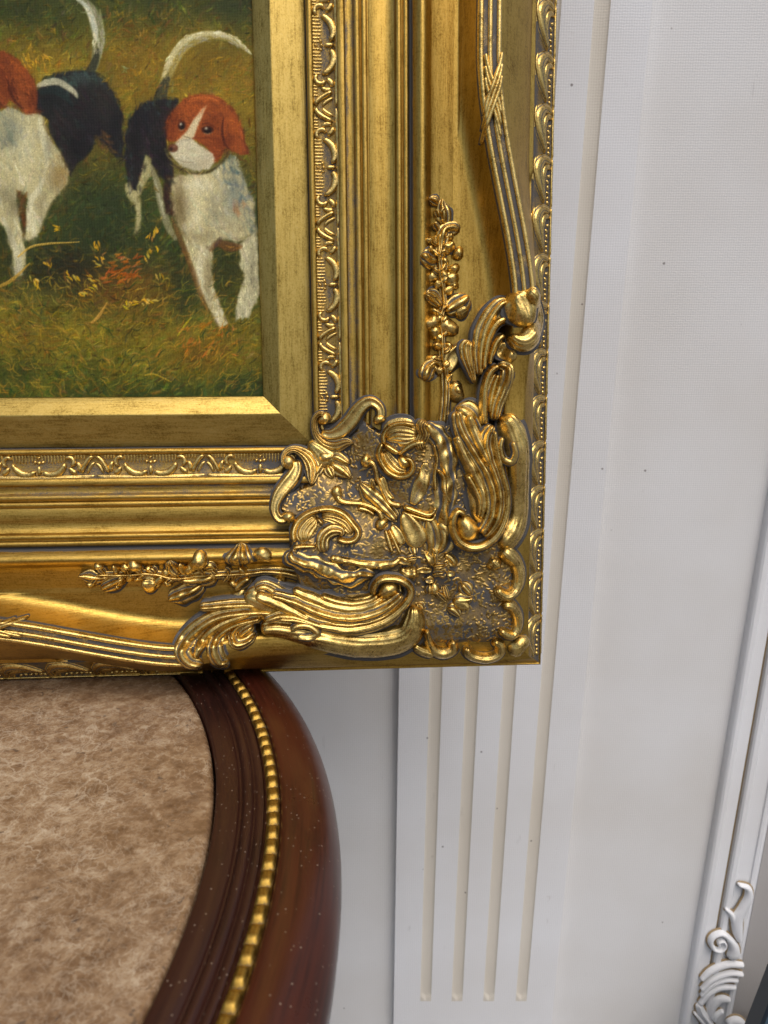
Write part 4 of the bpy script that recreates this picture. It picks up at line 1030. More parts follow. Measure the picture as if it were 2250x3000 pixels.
def stamp(pts, wid, col, op=.85, hh=.5):
    """pts in zoom units (n,2)"""
    pts = np.asarray(pts, float); wid = np.broadcast_to(np.asarray(wid, float), (len(pts),))
    P = np.c_[(pts[:, 0] / ZS - OXp) / CELL, (pts[:, 1] / ZS - OYp) / CELL, wid / ZS / CELL / 2]
    L = np.hypot(*np.diff(P[:, :2], axis=0).T).sum()
    n = int(max(3, L / max(.6, P[:, 2].mean() * .5))); D = catmull(P, n)
    x0 = int(max(0, D[:, 0].min() - D[:, 2].max() - 2)); x1 = int(min(PW, D[:, 0].max() + D[:, 2].max() + 3))
    y0 = int(max(0, D[:, 1].min() - D[:, 2].max() - 2)); y1 = int(min(PH, D[:, 1].max() + D[:, 2].max() + 3))
    if x1 <= x0 or y1 <= y0: return
    yy, xx = np.mgrid[y0:y1, x0:x1]; m = np.zeros(yy.shape)
    for a, b, r in D:
        r = max(r, .45); m = np.maximum(m, np.clip((r - np.hypot(xx - a, yy - b)) / min(1.2, r) + .5, 0, 1))
    m = m * op * (.85 + .15 * np.sin(xx * 1.9 + yy * 1.3))
    A_[y0:y1, x0:x1] = A_[y0:y1, x0:x1] * (1 - m[..., None]) + np.asarray(col, float) * m[..., None]
    Hgt[y0:y1, x0:x1] = np.maximum(Hgt[y0:y1, x0:x1] * (1 - m * .5), m * hh)
def jit(c, a=14): 
    d = rng.normal(0, a * .7); return np.clip(np.asarray(c, float) + d + rng.normal(0, a * .45, 3), 8, 250)
def dab(x, y, ln, wd, ang, col, op=.8, hh=.5, bend=.15):
    t = np.array([-.5, 0, .5]) * ln; c, s = math.cos(ang), math.sin(ang); b = bend * ln * rng.uniform(-1, 1)
    stamp([(x + c * t[0], y + s * t[0]), (x - s * b, y + c * b), (x + c * t[2], y + s * t[2])], [wd * .5, wd, wd * .25], col, op, hh)
# grass strokes all over
pal = [(70, 68, 30), (54, 60, 34), (98, 80, 32), (116, 92, 36), (44, 54, 34), (84, 66, 28)]
for _ in range(4200):
    x, y = rng.uniform(-40, 1600), rng.uniform(-40, 2420)
    loc = A_[int(np.clip((y / ZS - OYp) / CELL, 0, PH - 1)), int(np.clip((x / ZS - OXp) / CELL, 0, PW - 1))]
    ang = rng.normal(-.5 if y > 1500 else -.9, .7)
    dab(x, y, rng.uniform(24, 80), rng.uniform(6, 18), ang, jit(.6 * loc + .4 * 1.35 * np.array(pal[rng.integers(6)]), 17), .7, .4)
def zpoly(P, x, y): return in_poly(np.asarray(P, float), x, y)
ZX, ZY = XP * ZS, YP * ZS
def fill(P, col, rough=10, seed=0):
    m = zpoly(P, ZX + rough * nz2(ZX, ZY, 45, seed), ZY + rough * nz2(ZX + 99, ZY, 45, seed)).astype(float)
    k = m.copy()
    for ax in (0, 1): k = (np.roll(k, 1, ax) + k * 2 + np.roll(k, -1, ax)) / 4
    A_[:] = A_ * (1 - k[..., None]) + np.asarray(col, float) * k[..., None]
    Hgt[:] = np.maximum(Hgt, k * .2)
def brush(P, cols, n, ln=(25, 70), wd=(8, 20), ang=1.2, sp=.5, op=.55, hh=.4, fn=None):
    P = np.asarray(P, float); lo, hi = P.min(0), P.max(0); c = 0; tries = 0
    while c < n and tries < n * 12:
        tries += 1; x, y = rng.uniform(lo[0], hi[0]), rng.uniform(lo[1], hi[1])
        if not zpoly(P, np.array([x]), np.array([y]))[0]: continue
        col = fn(x, y) if fn else cols[rng.integers(len(cols))]
        dab(x, y, rng.uniform(*ln), rng.uniform(*wd), rng.normal(ang, sp), jit(col, 9), op, hh); c += 1
def blob(x, y, rx, ry, col, op=.9, hh=.3):
    k = np.clip((1 - np.hypot((ZX - x) / rx, (ZY - y) / ry)) * min(rx, ry) / 5 + .5, 0, 1) * op
    A_[:] = A_ * (1 - k[..., None]) + np.asarray(col, float) * k[..., None]
def soft(x, y, rx, ry, col, op):
    k = np.exp(-(((ZX - x) / rx) ** 2 + ((ZY - y) / ry) ** 2)) * op
    A_[:] = A_ * (1 - k[..., None]) + np.asarray(col, float) * k[..., None]
soft(1250, 450, 330, 200, (118, 92, 36), .5); soft(800, 420, 160, 200, (112, 86, 36), .45); soft(100, 60, 260, 100, (46, 54, 34), .6); soft(1400, 40, 200, 90, (44, 52, 36), .6)
soft(650, 1250, 260, 260, (40, 50, 36), .6); soft(420, 1640, 240, 130, (36, 36, 32), .75); soft(1380, 1700, 130, 260, (46, 50, 30), .6); soft(1120, 1800, 120, 200, (38, 50, 36), .5)
soft(750, 1760, 260, 160, (112, 74, 34), .55); soft(200, 2050, 220, 100, (112, 92, 42), .5); soft(120, 2250, 220, 100, (40, 50, 30), .6); soft(1250, 2150, 240, 120, (112, 78, 34), .5); soft(1450, 2350, 200, 80, (34, 50, 38), .6)
for _ in range(520):
    x, y = rng.uniform(0, 1580), rng.uniform(1500, 2400)
    dab(x, y, rng.uniform(25, 90), rng.uniform(4, 11), rng.normal(-.6 if x > 700 else -2.4, .6), jit([(134, 104, 44), (150, 100, 44), (60, 74, 36), (104, 88, 38), (156, 128, 60)][rng.integers(5)], 14), .6, .6)
# ---- left hound
tail1 = [(478, -10), (530, 30), (566, 90), (590, 170), (600, 240), (590, 320), (572, 400), (548, 445)]
stamp(tail1, [40, 55, 74, 82, 78, 64, 52, 50], (128, 126, 98), .95)
stamp([(p[0] - 14, p[1]) for p in tail1[:5]], [16, 26, 34, 36, 20], (206, 206, 196), .85, .8)
stamp([(606, 60), (624, 160), (628, 250), (612, 350)], [8, 12, 14, 8], (172, 168, 128), .8, .7)
stamp([(596, 310), (574, 380), (545, 445)], [30, 46, 60], (44, 46, 40), .85)
body1 = [(225, 545), (260, 490), (330, 450), (420, 430), (520, 425), (590, 450), (650, 500), (700, 580), (740, 700), (752, 800), (750, 965), (690, 930), (650, 890), (610, 850), (575, 830), (560, 890), (520, 950), (470, 1000), (425, 1065), (380, 950), (330, 850), (290, 740), (235, 690), (215, 620)]
fill(body1, (44, 42, 42), 10, 1)
brush(body1, None, 260, (30, 80), (10, 24), .9, .5, .5, .3, lambda x, y: (66, 78, 76) if y < 540 + 60 * math.sin(x * .02) else ((54, 44, 48) if rng.random() < .5 else ((38, 37, 38) if rng.random() < .7 else (50, 62, 60))))
brush([(575, 835), (640, 800), (690, 860), (705, 935), (640, 915), (600, 885)], [(116, 86, 52), (92, 70, 44)], 40, (20, 50), (8, 18), .6, .5, .7)
stamp([(235, 520), (290, 500), (350, 497), (400, 522), (450, 560), (470, 592)], [26, 44, 40, 38, 30, 12], (206, 196, 168), .95, .8)
stamp([(255, 560), (330, 548), (390, 575), (440, 640)], [30, 50, 40, 20], (40, 52, 52), .7)
chest1 = [(-40, 700), (60, 640), (130, 680), (240, 690), (270, 750), (300, 830), (370, 950), (422, 1050), (410, 1110), (350, 1180), (290, 1280), (240, 1410), (180, 1465), (150, 1450), (160, 1300), (172, 1200), (135, 1165), (100, 1200), (112, 1290), (150, 1470), (160, 1600), (135, 1668), (85, 1668), (72, 1500), (20, 1380), (-40, 1300)]
fill(chest1, (184, 172, 136), 8, 2)
def c1(x, y):
    if x < 110 and y < 900: return (116, 120, 108) if rng.random() < .7 else (150, 150, 136)
    if x > 330 and 950 < y < 1150: return (176, 148, 100)
    return [(206, 196, 164), (190, 178, 142), (166, 158, 130), (214, 206, 180), (146, 142, 124)][rng.integers(5)]
brush(chest1, None, 330, (25, 80), (8, 20), 1.35, .35, .55, .5, c1)
brush([(110, 1170), (168, 1175), (165, 1290), (150, 1450), (112, 1300)], [(98, 66, 34), (74, 56, 32)], 40, (25, 60), (10, 20), 1.5, .3, .8)
stamp([(240, 720), (262, 850), (285, 960), (270, 1060)], [24, 34, 30, 12], (222, 214, 188), .6, .7)
stamp([(270, 1080), (230, 1160), (185, 1230), (170, 1400)], [20, 36, 40, 24], (214, 206, 182), .7, .7); stamp([(350, 1180), (290, 1280), (240, 1400)], [8, 12, 10], (120, 112, 84), .7)
stamp([(20, 1330), (70, 1450), (110, 1560), (120, 1650)], [24, 36, 40, 30], (208, 202, 182), .6, .7)
head1 = [(-40, 305), (60, 325), (120, 378), (170, 430), (210, 500), (226, 570), (222, 640), (244, 684), (160, 694), (110, 655), (60, 600), (40, 645), (-40, 665)]
fill(head1, (130, 70, 42), 6, 3)
brush(head1, [(160, 84, 48), (132, 66, 38), (98, 52, 34), (148, 76, 42)], 170, (25, 60), (8, 18), 1.1, .4, .55, .4)
stamp([(45, 480), (60, 540), (90, 610), (140, 660)], [14, 22, 18, 8], (62, 32, 24), .8); stamp([(80, 470), (75, 520), (110, 600)], [8, 14, 8], (70, 36, 26), .7); stamp([(-20, 600), (10, 640), (40, 650)], [14, 20, 10], (70, 42, 30), .7)
# ---- right hound
tail2 = [(985, 575), (1010, 470), (1035, 400), (1078, 320), (1130, 262), (1200, 228), (1290, 214), (1375, 226), (1430, 250), (1480, 290), (1520, 328)]
stamp(tail2, [64, 66, 72, 74, 74, 68, 54, 48, 44, 26, 8], (158, 142, 92), .95)
stamp([(p[0] - 12, p[1] - 10) for p in tail2[1:9]], [24, 34, 36, 34, 30, 26, 22, 10], (214, 202, 166), .8, .8)
stamp([(1050, 460), (1090, 360), (1150, 290), (1250, 246)], [8, 14, 12, 8], (186, 164, 104), .6)
stamp([(972, 600), (990, 540), (1015, 480)], [80, 66, 40], (46, 48, 44), .85); stamp([(1045, 560), (1050, 500)], [14, 12], (120, 118, 84), .7)
body2 = [(955, 605), (1090, 600), (1045, 700), (1012, 800), (1010, 900), (1040, 1000), (1062, 1065), (1040, 1110), (965, 1070), (905, 960), (872, 1080), (842, 1185), (792, 1180), (776, 1080), (762, 950), (756, 850), (772, 760), (812, 680), (872, 630)]
fill(body2, (42, 40, 40), 8, 4)
brush(body2, None, 200, (25, 70), (10, 22), 1.3, .45, .5, .3, lambda x, y: (64, 76, 74) if (y < 700 or x < 800) and rng.random() < .7 else ((56, 43, 50) if rng.random() < .5 else (36, 36, 38)))
leg2 = [(885, 940), (920, 965), (926, 1050), (882, 1120), (845, 1200), (862, 1260), (852, 1380), (815, 1425), (832, 1290), (792, 1212), (755, 1150), (762, 1118), (788, 1105), (802, 1150), (832, 1160), (852, 1080)]
fill(leg2, (166, 156, 116), 5, 5); brush(leg2, [(190, 180, 140), (150, 140, 104), (120, 114, 84)], 60, (20, 50), (6, 14), 1.4, .3, .6, .5)
stamp([(920, 1010), (955, 1120), (980, 1240), (1020, 1370), (1065, 1450)], [20, 44, 46, 44, 24], (146, 138, 112), .9, .5); stamp([(940, 1090), (968, 1200), (1000, 1320)], [10, 14, 10], (190, 184, 160), .7, .7)
dark2 = [(1005, 1060), (1065, 1080), (1062, 1250), (1105, 1290), (1072, 1315), (1012, 1300), (992, 1200)]
fill(dark2, (58, 44, 36), 5, 6); brush(dark2, [(50, 38, 34), (74, 56, 44)], 40, (20, 50), (8, 16), 1.3, .3, .6)
chest2 = [(1050, 1070), (1150, 1060), (1280, 1050), (1380, 960), (1430, 950), (1470, 1040), (1500, 1130), (1540, 1220), (1560, 1400), (1500, 1440), (1440, 1470), (1380, 1450), (1320, 1450), (1290, 1510), (1200, 1510), (1130, 1450), (1082, 1350), (1050, 1280), (1042, 1180)]
fill(chest2, (186, 172, 136), 8, 7)
def c2(x, y):
    if x > 1300 + (y - 960) * .55 and y < 1240: return [(78, 94, 100), (96, 108, 106), (120, 124, 112)][rng.integers(3)]
    if x > 1480: return (110, 116, 110)
    if x < 1120: return (150, 138, 106)
    if 1420 < x < 1480 and 1200 < y < 1320: return (186, 130, 84)
    return [(212, 200, 166), (196, 182, 142), (176, 164, 132), (206, 198, 176), (150, 148, 132)][rng.integers(5)]
brush(chest2, None, 360, (25, 75), (9, 22), 1.2, .45, .55, .5, c2)
fl = [(1075, 1350), (1150, 1480), (1292, 1500), (1286, 1574), (1290, 1744), (1340, 1844), (1382, 1970), (1335, 1996), (1285, 1904), (1232, 1804), (1172, 1644), (1122, 1474)]
fill(fl, (186, 174, 140), 6, 8); brush(fl, [(210, 200, 170), (186, 172, 136), (160, 146, 112), (216, 208, 186)], 150, (25, 70), (7, 16), 1.25, .25, .55, .5)
stamp([(1045, 1330), (1090, 1440), (1150, 1590), (1210, 1760), (1262, 1890)], [16, 30, 32, 30, 18], (112, 80, 48), .8, .5)
fr_ = [(1462, 1480), (1560, 1400), (1575, 1790), (1510, 1930), (1432, 1944), (1430, 1864), (1462, 1764), (1482, 1664), (1452, 1594)]
fill(fr_, (190, 180, 150), 6, 9); brush(fr_, [(208, 200, 172), (180, 168, 136), (156, 150, 130)], 90, (25, 60), (7, 16), 1.5, .25, .55, .5)
stamp([(1280, 1520), (1320, 1480), (1400, 1500), (1460, 1500)], [20, 40, 60, 30], (112, 74, 46), .75); stamp([(1310, 1490), (1340, 1450)], [20, 26], (72, 56, 66), .6)
head2 = [(1080, 640), (1112, 605), (1170, 580), (1240, 570), (1320, 588), (1380, 628), (1440, 700), (1475, 780), (1487, 870), (1510, 935), (1450, 938), (1372, 895), (1342, 950), (1305, 992), (1280, 930), (1232, 880), (1190, 850), (1100, 850), (1050, 862), (1015, 850), (1008, 740), (1040, 690)]
fill(head2, (142, 74, 42), 4, 10)
brush(head2, [(168, 88, 48), (140, 70, 38), (98, 52, 32), (156, 80, 44)], 230, (20, 55), (7, 16), 1.0, .6, .5, .4)
brush([(1365, 720), (1405, 685), (1450, 725), (1480, 830), (1500, 930), (1435, 930), (1372, 880), (1352, 800)], [(176, 92, 50), (150, 74, 42)], 60, (30, 60), (8, 16), 1.4, .25, .6)
stamp([(1352, 730), (1350, 800), (1362, 885)], [6, 10, 8], (92, 38, 24), .7); stamp([(1080, 700), (1060, 740), (1050, 800)], [10, 18, 10], (110, 46, 26), .5)
fill([(1257, 636), (1240, 690), (1198, 770), (1178, 836), (1110, 862), (1058, 876), (1098, 830), (1140, 788), (1180, 720), (1222, 668)], (206, 186, 154), 3, 11)
muz = [(1038, 885), (1090, 850), (1160, 838), (1222, 890), (1292, 932), (1302, 990), (1270, 1032), (1180, 1038), (1110, 1012), (1060, 972), (1032, 930)]
fill(muz, (200, 188, 164), 3, 12); brush(muz, [(216, 208, 188), (196, 184, 158), (178, 168, 146)], 70, (20, 50), (6, 14), .5, .4, .5, .5); soft(1150, 1010, 90, 30, (150, 142, 122), .5)
stamp([(1012, 935), (1040, 985), (1100, 1030), (1180, 1054), (1270, 1042), (1350, 985), (1390, 915)], [8, 12, 14, 14, 12, 12, 6], (66, 56, 36), .85, .3)
stamp([(1002, 905), (1020, 950), (1060, 985)], [10, 10, 6], (150, 140, 96), .8, .5); blob(1052, 900, 30, 26, (96, 62, 48)); blob(1040, 905, 12, 10, (52, 36, 32)); blob(1058, 890, 9, 6, (150, 112, 96), .8)
for ex, ey, rx, ry in ((1104, 765, 24, 30), (1262, 790, 38, 26)):
    blob(ex, ey, rx, ry, (58, 34, 26)); blob(ex, ey + 2, rx * .6, ry * .7, (24, 18, 18)); blob(ex - rx * .25, ey - ry * .35, 8, 8, (226, 218, 200)); stamp([(ex - rx * .7, ey + ry * .7), (ex, ey + ry * .95), (ex + rx * .7, ey + ry * .6)], [5, 7, 5], (196, 168, 132), .8, .4)
stamp([(1225, 755), (1265, 750), (1310, 775)], [8, 12, 6], (84, 36, 24), .8); stamp([(1080, 735), (1105, 728), (1130, 748)], [6, 9, 5], (84, 36, 24), .7); stamp([(1200, 840), (1270, 838), (1340, 850)], [10, 14, 8], (110, 44, 26), .5)
def edges(P, col, n, bgp=.5, wd=(6, 14)):
    P = np.asarray(P, float); Q = np.roll(P, -1, 0); Ls = np.hypot(*(Q - P).T); pr = Ls / Ls.sum()
    for _ in range(n):
        i = rng.choice(len(P), p=pr); k = rng.random(); c = P[i] * (1 - k) + Q[i] * k; a = math.atan2(*(Q[i] - P[i])[::-1])
        x, y = c + rng.normal(0, 5, 2)
        gi, gj = int(np.clip((y / ZS - OYp) / CELL, 0, PH - 1)), int(np.clip((x / ZS - OXp) / CELL, 0, PW - 1))
        cc = A_[gi, gj] * .8 if rng.random() < bgp else np.asarray(col, float)
        dab(x, y, rng.uniform(25, 60), rng.uniform(*wd), a + rng.normal(0, .25), jit(cc, 8), .5, .4)
soft(90, 1250, 60, 60, (90, 82, 62), .5); soft(330, 1080, 70, 110, (150, 132, 96), .4); soft(150, 900, 60, 160, (222, 214, 188), .35); soft(60, 560, 60, 60, (96, 40, 24), .4)
soft(1180, 1200, 70, 110, (222, 212, 184), .4); soft(1320, 1330, 60, 80, (146, 140, 118), .45); soft(1110, 1300, 50, 120, (120, 104, 76), .45); soft(1440, 1380, 60, 70, (150, 138, 112), .4)
soft(1250, 1650, 30, 130, (140, 128, 98), .4); soft(1180, 660, 70, 40, (184, 84, 42), .5); soft(1330, 870, 60, 60, (112, 42, 22), .5); soft(1040, 780, 40, 80, (120, 46, 24), .45)
soft(500, 480, 130, 40, (74, 88, 86), .5); soft(560, 760, 120, 120, (34, 32, 38), .55); soft(880, 720, 60, 90, (36, 34, 42), .5)
edges(body1, (40, 44, 46), 90); edges(chest1, (120, 108, 80), 110); edges(head1, (96, 44, 26), 50); edges(body2, (36, 40, 44), 70); edges(chest2, (120, 110, 84), 70); edges(fl, (124, 104, 72), 60); edges(fr_, (130, 120, 92), 40); edges(head2, (98, 40, 22), 60, .5, (5, 9)); edges(leg2, (96, 86, 58), 40)
soft(60, 800, 70, 120, (112, 116, 108), .6); soft(40, 1180, 60, 60, (120, 112, 90), .6); soft(360, 1080, 60, 90, (128, 108, 76), .6); soft(290, 900, 30, 90, (130, 126, 112), .5); soft(205, 1380, 20, 80, (236, 230, 208), .5); soft(250, 1250, 25, 90, (132, 122, 98), .55)
soft(110, 1640, 30, 60, (150, 146, 130), .5); soft(60, 1430, 22, 80, (120, 112, 90), .5)
soft(1090, 1230, 40, 130, (108, 92, 66), .65); soft(1420, 1180, 70, 140, (104, 112, 112), .6); soft(1230, 1440, 90, 40, (132, 120, 92), .55); soft(1300, 1250, 40, 90, (150, 142, 120), .5); soft(1200, 1120, 90, 40, (226, 216, 190), .5); soft(1190, 1330, 40, 60, (228, 218, 190), .45)
soft(1270, 1700, 18, 140, (120, 106, 80), .6); soft(1215, 1650, 20, 120, (226, 218, 196), .4); soft(1530, 1650, 24, 160, (118, 112, 92), .6)
soft(1240, 600, 90, 22, (190, 96, 50), .5); soft(1420, 760, 30, 60, (176, 84, 42), .5); soft(1390, 860, 30, 60, (84, 34, 20), .5); soft(1300, 730, 50, 50, (112, 44, 22), .45); soft(1060, 700, 30, 40, (104, 42, 22), .4); soft(1240, 985, 50, 30, (168, 152, 128), .5)
soft(120, 430, 60, 40, (166, 82, 42), .5); soft(200, 600, 30, 60, (84, 36, 22), .5); soft(20, 450, 40, 80, (92, 38, 22), .45)
soft(640, 640, 60, 130, (58, 52, 48), .5); soft(470, 900, 60, 90, (26, 24, 28), .6); soft(700, 760, 40, 120, (30, 30, 34), .5); soft(320, 620, 70, 60, (30, 34, 36), .5)
soft(820, 860, 40, 120, (26, 24, 28), .5); soft(980, 950, 40, 80, (26, 24, 26), .6)
for _k in range(1):
    Bl = A_.copy()
    for ax in (0, 1): Bl = (np.roll(Bl, 1, ax) + 2 * Bl + np.roll(Bl, -1, ax)) / 4
    A_[:] = Bl
def fur(P, n, ang, sp, amp):
    P = np.asarray(P, float); lo, hi = P.min(0), P.max(0); c = 0; k = 0
    while c < n and k < n * 10:
        k += 1; x, y = rng.uniform(lo[0], hi[0]), rng.uniform(lo[1], hi[1])
        if not zpoly(P, np.array([x]), np.array([y]))[0]: continue
        gi, gj = int(np.clip((y / ZS - OYp) / CELL, 0, PH - 1)), int(np.clip((x / ZS - OXp) / CELL, 0, PW - 1))
        dab(x, y, rng.uniform(16, 40), rng.uniform(4, 7), rng.normal(ang, sp), np.clip(A_[gi, gj] * (1 + rng.normal(0, amp)), 8, 250), .6, .5); c += 1
for P, a in ((chest1, 1.35), (chest2, 1.2), (fl, 1.3), (fr_, 1.5)): fur(P, 260, a, .35, .16)
for P, a in ((body1, .9), (body2, 1.2), (head1, 1.1), (head2, 1.0)): fur(P, 200, a, .5, .22)
for t_, w_, k_ in ((tail1, [40, 60, 84, 94, 88, 70, 54, 40], 5), (tail2, [60, 70, 80, 84, 82, 74, 62, 52, 40, 22, 8], 9)):
    for _ in range(90):
        i = rng.integers(1, len(t_) - 1); q = np.array(t_[i]) + (np.array(t_[i + 1]) - t_[i]) * rng.random(); d = np.array(t_[i + 1]) - t_[i]; a = math.atan2(d[1], d[0]); o = rng.uniform(-.45, .45) * w_[i]
        if i >= k_ and k_ == 5: continue
        if k_ == 9 and i < 2: continue
        sh = .5 - o / w_[i] if k_ == 9 else .5 + o / w_[i]
        cc = np.array((226, 216, 186)) * np.clip(1.12 - .55 * (1 - sh), .5, 1.05)
        dab(q[0] - math.sin(a) * o, q[1] + math.cos(a) * o, rng.uniform(24, 50), rng.uniform(6, 11), a + rng.normal(0, .15), jit(cc, 8), .7, .7)
dogs = [body1, chest1, head1, body2, chest2, fl, fr_, head2, leg2, muz]
n_ = 0
while n_ < 1700:
    x, y = rng.uniform(-20, 1570), rng.uniform(-20, 2410)
    if any(zpoly(P, np.array([x]), np.array([y]))[0] for P in dogs) or (y < 450 and (abs(x - 590) < 60 or (970 < x < 1500 and y > 180 and y < 340))): continue
    gi, gj = int(np.clip((y / ZS - OYp) / CELL, 0, PH - 1)), int(np.clip((x / ZS - OXp) / CELL, 0, PW - 1))
    cc = A_[gi, gj] * (1 + rng.normal(0, .24)) + (np.array((26, 12, -6)) if rng.random() < .3 else 0)
    dab(x, y, rng.uniform(20, 62), rng.uniform(4, 10), rng.normal(-.6 if y > 1500 else -.9, .8), np.clip(cc, 8, 240), .75, .6); n_ += 1
for _ in range(620):
    x, y = rng.uniform(-20, 1560), rng.uniform(1700, 2400)
    if any(zpoly(P, np.array([x]), np.array([y]))[0] for P in (fl, fr_)): continue
    dab(x, y, rng.uniform(30, 95), rng.uniform(4, 9), rng.normal(-.7 if x > 700 else -2.5, .55), jit([(164, 134, 62), (176, 140, 60), (144, 116, 50), (40, 56, 32), (120, 108, 48)][rng.integers(5)], 14), .6, .8, .3)
for _ in range(300):
    x, y = rng.uniform(640, 1560), rng.uniform(60, 560)
    if any(zpoly(P, np.array([x]), np.array([y]))[0] for P in dogs) or (960 < x < 1530 and y < 400) or (x < 720 and y > 400): continue
    dab(x, y, rng.uniform(24, 60), rng.uniform(5, 11), rng.uniform(0, 3), jit([(150, 116, 52), (160, 110, 58), (96, 92, 46), (132, 108, 50)][rng.integers(4)], 12), .5, .6)
stamp([(1358, 715), (1350, 790), (1362, 860), (1385, 900)], [7, 13, 15, 8], (72, 34, 24), .75); stamp([(1475, 790), (1487, 870), (1505, 932)], [6, 10, 8], (96, 46, 30), .6); stamp([(1020, 760), (1012, 830), (1030, 860)], [8, 10, 6], (84, 40, 26), .6)
stamp([(1070, 965), (1120, 985), (1180, 985)], [4, 6, 4], (120, 104, 86), .6); stamp([(1160, 560 + 40), (1240, 590), (1320, 610)], [8, 16, 8], (186, 104, 60), .6)
# ---- foreground flowers and grass blades
for x, y, a in ((945, 1400, 1.6), (930, 1440, 1.7), (900, 1520, 1.5), (890, 1560, 1.5), (580, 1500, 1.5), (610, 1570, .6), (590, 1610, .6), (290, 1610, 1.2), (330, 1380, .2), (500, 1780, .7), (530, 1790, .7), (560, 1760, .4), (545, 1680, .5), (575, 1715, .5), (400, 1680, 1.0), (460, 1690, .9), (770, 1850, .9), (800, 1845, .6), (885, 1840, .6), (910, 1830, .5), (960, 1690, 1.2), (210, 1700, .9), (220, 1740, 1.0), (240, 1250, 1.3), (150, 1240, 1.5)):
    if y < 1300: continue
    for k in range(4): dab(x + rng.normal(0, 16), y + rng.normal(0, 13), rng.uniform(20, 46), rng.uniform(6, 14), a + rng.normal(0, .35), jit((206, 160, 50) if rng.random() < .6 else (188, 160, 84), 14), .95, 1.0)
for pts, w, c in (([(110, 1560), (190, 1500), (300, 1480), (400, 1475), (480, 1470)], [10, 14, 12, 9, 5], (196, 160, 86)), ([(0, 1740), (60, 1710), (120, 1660), (180, 1600)], [18, 22, 16, 8], (176, 140, 70)), ([(560, 1960), (600, 1920), (650, 1840)], [16, 20, 6], (190, 146, 80)), ([(1080, 2040), (1120, 1980), (1160, 1930)], [6, 10, 5], (176, 160, 50)), ([(880, 2280), (940, 2275), (1040, 2320)], [8, 9, 5], (180, 150, 60))):
    stamp(pts, w, c, .9, 1.0)
for _ in range(60): dab(rng.uniform(620, 860), rng.uniform(1540, 1720), rng.uniform(25, 55), rng.uniform(8, 16), rng.normal(-.4, .5), jit((168, 98, 44), 16), .75, .8)
for _ in range(70): dab(rng.uniform(1080, 1440), rng.uniform(1960, 2180), rng.uniform(25, 60), rng.uniform(5, 11), rng.normal(-.8, .5), jit((178, 116, 50), 16), .7, .8)
for _ in range(26): dab(rng.uniform(140, 310), rng.uniform(330, 410), rng.uniform(24, 44), rng.uniform(6, 11), rng.normal(1.2, .4), jit((196, 152, 56), 12), .8, .9)
for x, y, c in ((720, 90, (150, 126, 50)), (330, 190, (164, 134, 60)), (880, 205, (172, 130, 70)), (810, 550, (152, 134, 56)), (760, 410, (140, 150, 120)), (980, 250, (140, 120, 50)), (770, 320, (150, 120, 50))):
    for k in range(5): dab(x + rng.normal(0, 22), y + rng.normal(0, 16), rng.uniform(18, 40), rng.uniform(6, 11), rng.uniform(0, 3), jit(c, 10), .6, .7)
for _ in range(240):
    x, y = rng.uniform(700, 1540), rng.uniform(100, 560)
    if 960 < x < 1500 and (y < 360): continue
    if abs(x - 1030) < 70 or (y > 540 and x > 800): continue
    dab(x, y, rng.uniform(16, 40), rng.uniform(4, 9), rng.uniform(0, 3), jit([(122, 94, 38), (134, 84, 40), (98, 86, 40)][rng.integers(3)], 12), .5, .5)
lum = A_.mean(-1, keepdims=True)
A_ = (lum + (A_ - lum) * 1.12) * np.array([1.0, 1.02, .97])
A_ = A_ * (1 + .07 * rng.normal(0, 1, (PH, PW, 1)))
A_ = 100 * (np.clip(A_, 1, 250) / 100) ** np.where(A_ < 100, 1.22, 1.06)
A_ = np.clip(A_, 6, 250)
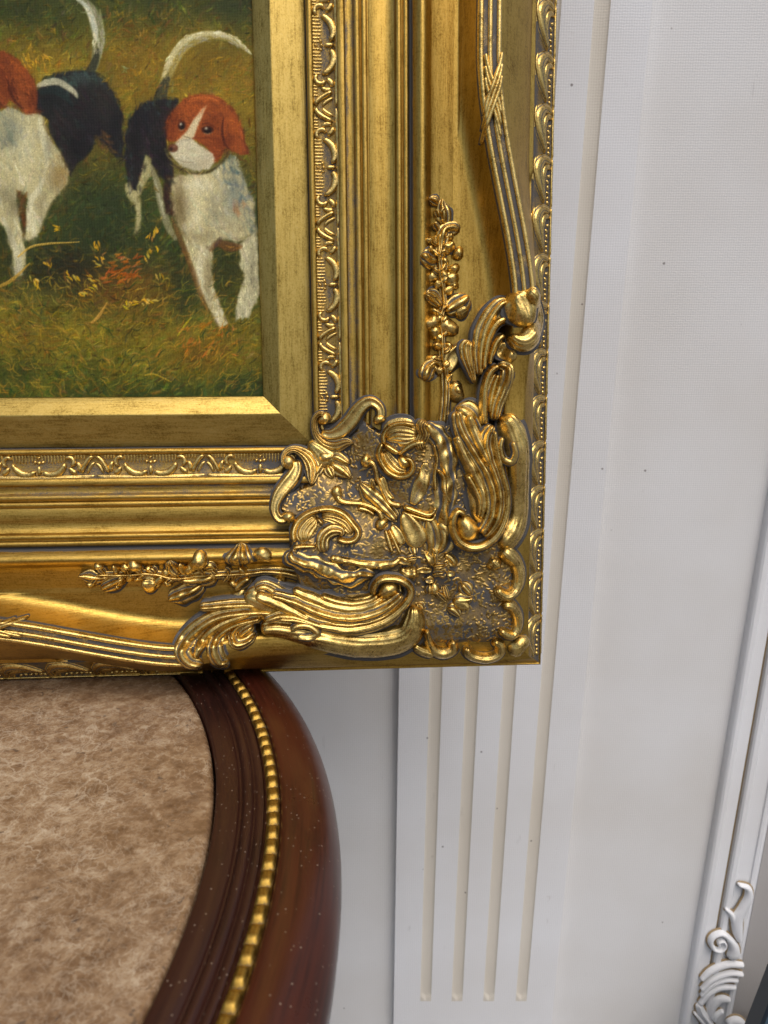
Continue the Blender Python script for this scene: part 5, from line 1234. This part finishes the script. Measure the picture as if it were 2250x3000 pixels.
# to the canvas mesh: fine where the photograph shows it, coarse beyond
cw = .0112; SIN = .1745
ua, va, _ = unproject(np.array([-24.0, 770.0]), np.array([1170.0, -24.0]), np.array([cw, cw]))
u_f = np.linspace(ua[0], -SIN, 372); v_f = np.linspace(SIN, va[1], 560)
u_all = np.r_[np.linspace(-FW_ + SIN, ua[0], 120)[:-1], u_f]; v_all = np.r_[v_f, np.linspace(va[1], FH_ - SIN, 150)[1:]]
CU, CV = np.meshgrid(u_all, v_all)
qx, qy = project(CU, CV, cw)
gx = (qx - OXp) / CELL; gy = (qy - OYp) / CELL
gxm = np.abs(gx); gxm = np.where(gxm > PW - 2, 2 * (PW - 2) - gxm, gxm); gym = np.abs(gy)
gym = np.where(gym > PH - 2, 2 * (PH - 2) - gym, gym)
gxm = np.clip(gxm, 0, PW - 1.01); gym = np.clip(gym, 0, PH - 1.01)
out = (gx < 0) | (gy < 0)
def samp(T):
    i, j = gym.astype(int), gxm.astype(int); fy, fx = gym - i, gxm - j
    if T.ndim == 3: fy, fx = fy[..., None], fx[..., None]
    return T[i, j] * (1 - fy) * (1 - fx) + T[i, j + 1] * (1 - fy) * fx + T[i + 1, j] * fy * (1 - fx) + T[i + 1, j + 1] * fy * fx
colr = samp(A_) / 255.0; hgt = samp(Hgt)
far = np.clip(np.maximum(-gx, -gy) / 12, 0, 1)[..., None]
mead = np.array((72, 70, 34)) / 255 * (1 + .25 * lump(CU, CV, .03) + .2 * lump(CU, CV * .6, .008))[..., None]
colr = np.clip(colr * (1 - far) + mead * far, .01, 1)
red_ = np.clip((colr[..., 0] - 1.9 * colr[..., 1]) * 4, 0, 1)[..., None]
colr = colr * (1 - red_) + (colr * np.array([.86, 1.0, 1.0]) + np.array([0, .035, .02])) * red_      # earthier iron-oxide reds
lin = np.where(colr <= .04045, colr / 12.92, ((colr + .055) / 1.055) ** 2.4)
Vc = np.stack([CU, CV, cw + .00028 * hgt], -1).reshape(-1, 3)
cv_ = link('painted_canvas', mesh_from('painted_canvas', Vc, [grid_faces(len(v_all), len(u_all))], {'paint': lin.reshape(-1, 3)}), M_PAINT, frame)
cv_['label'] = 'oil painting of two tricolour hounds in autumn grass'
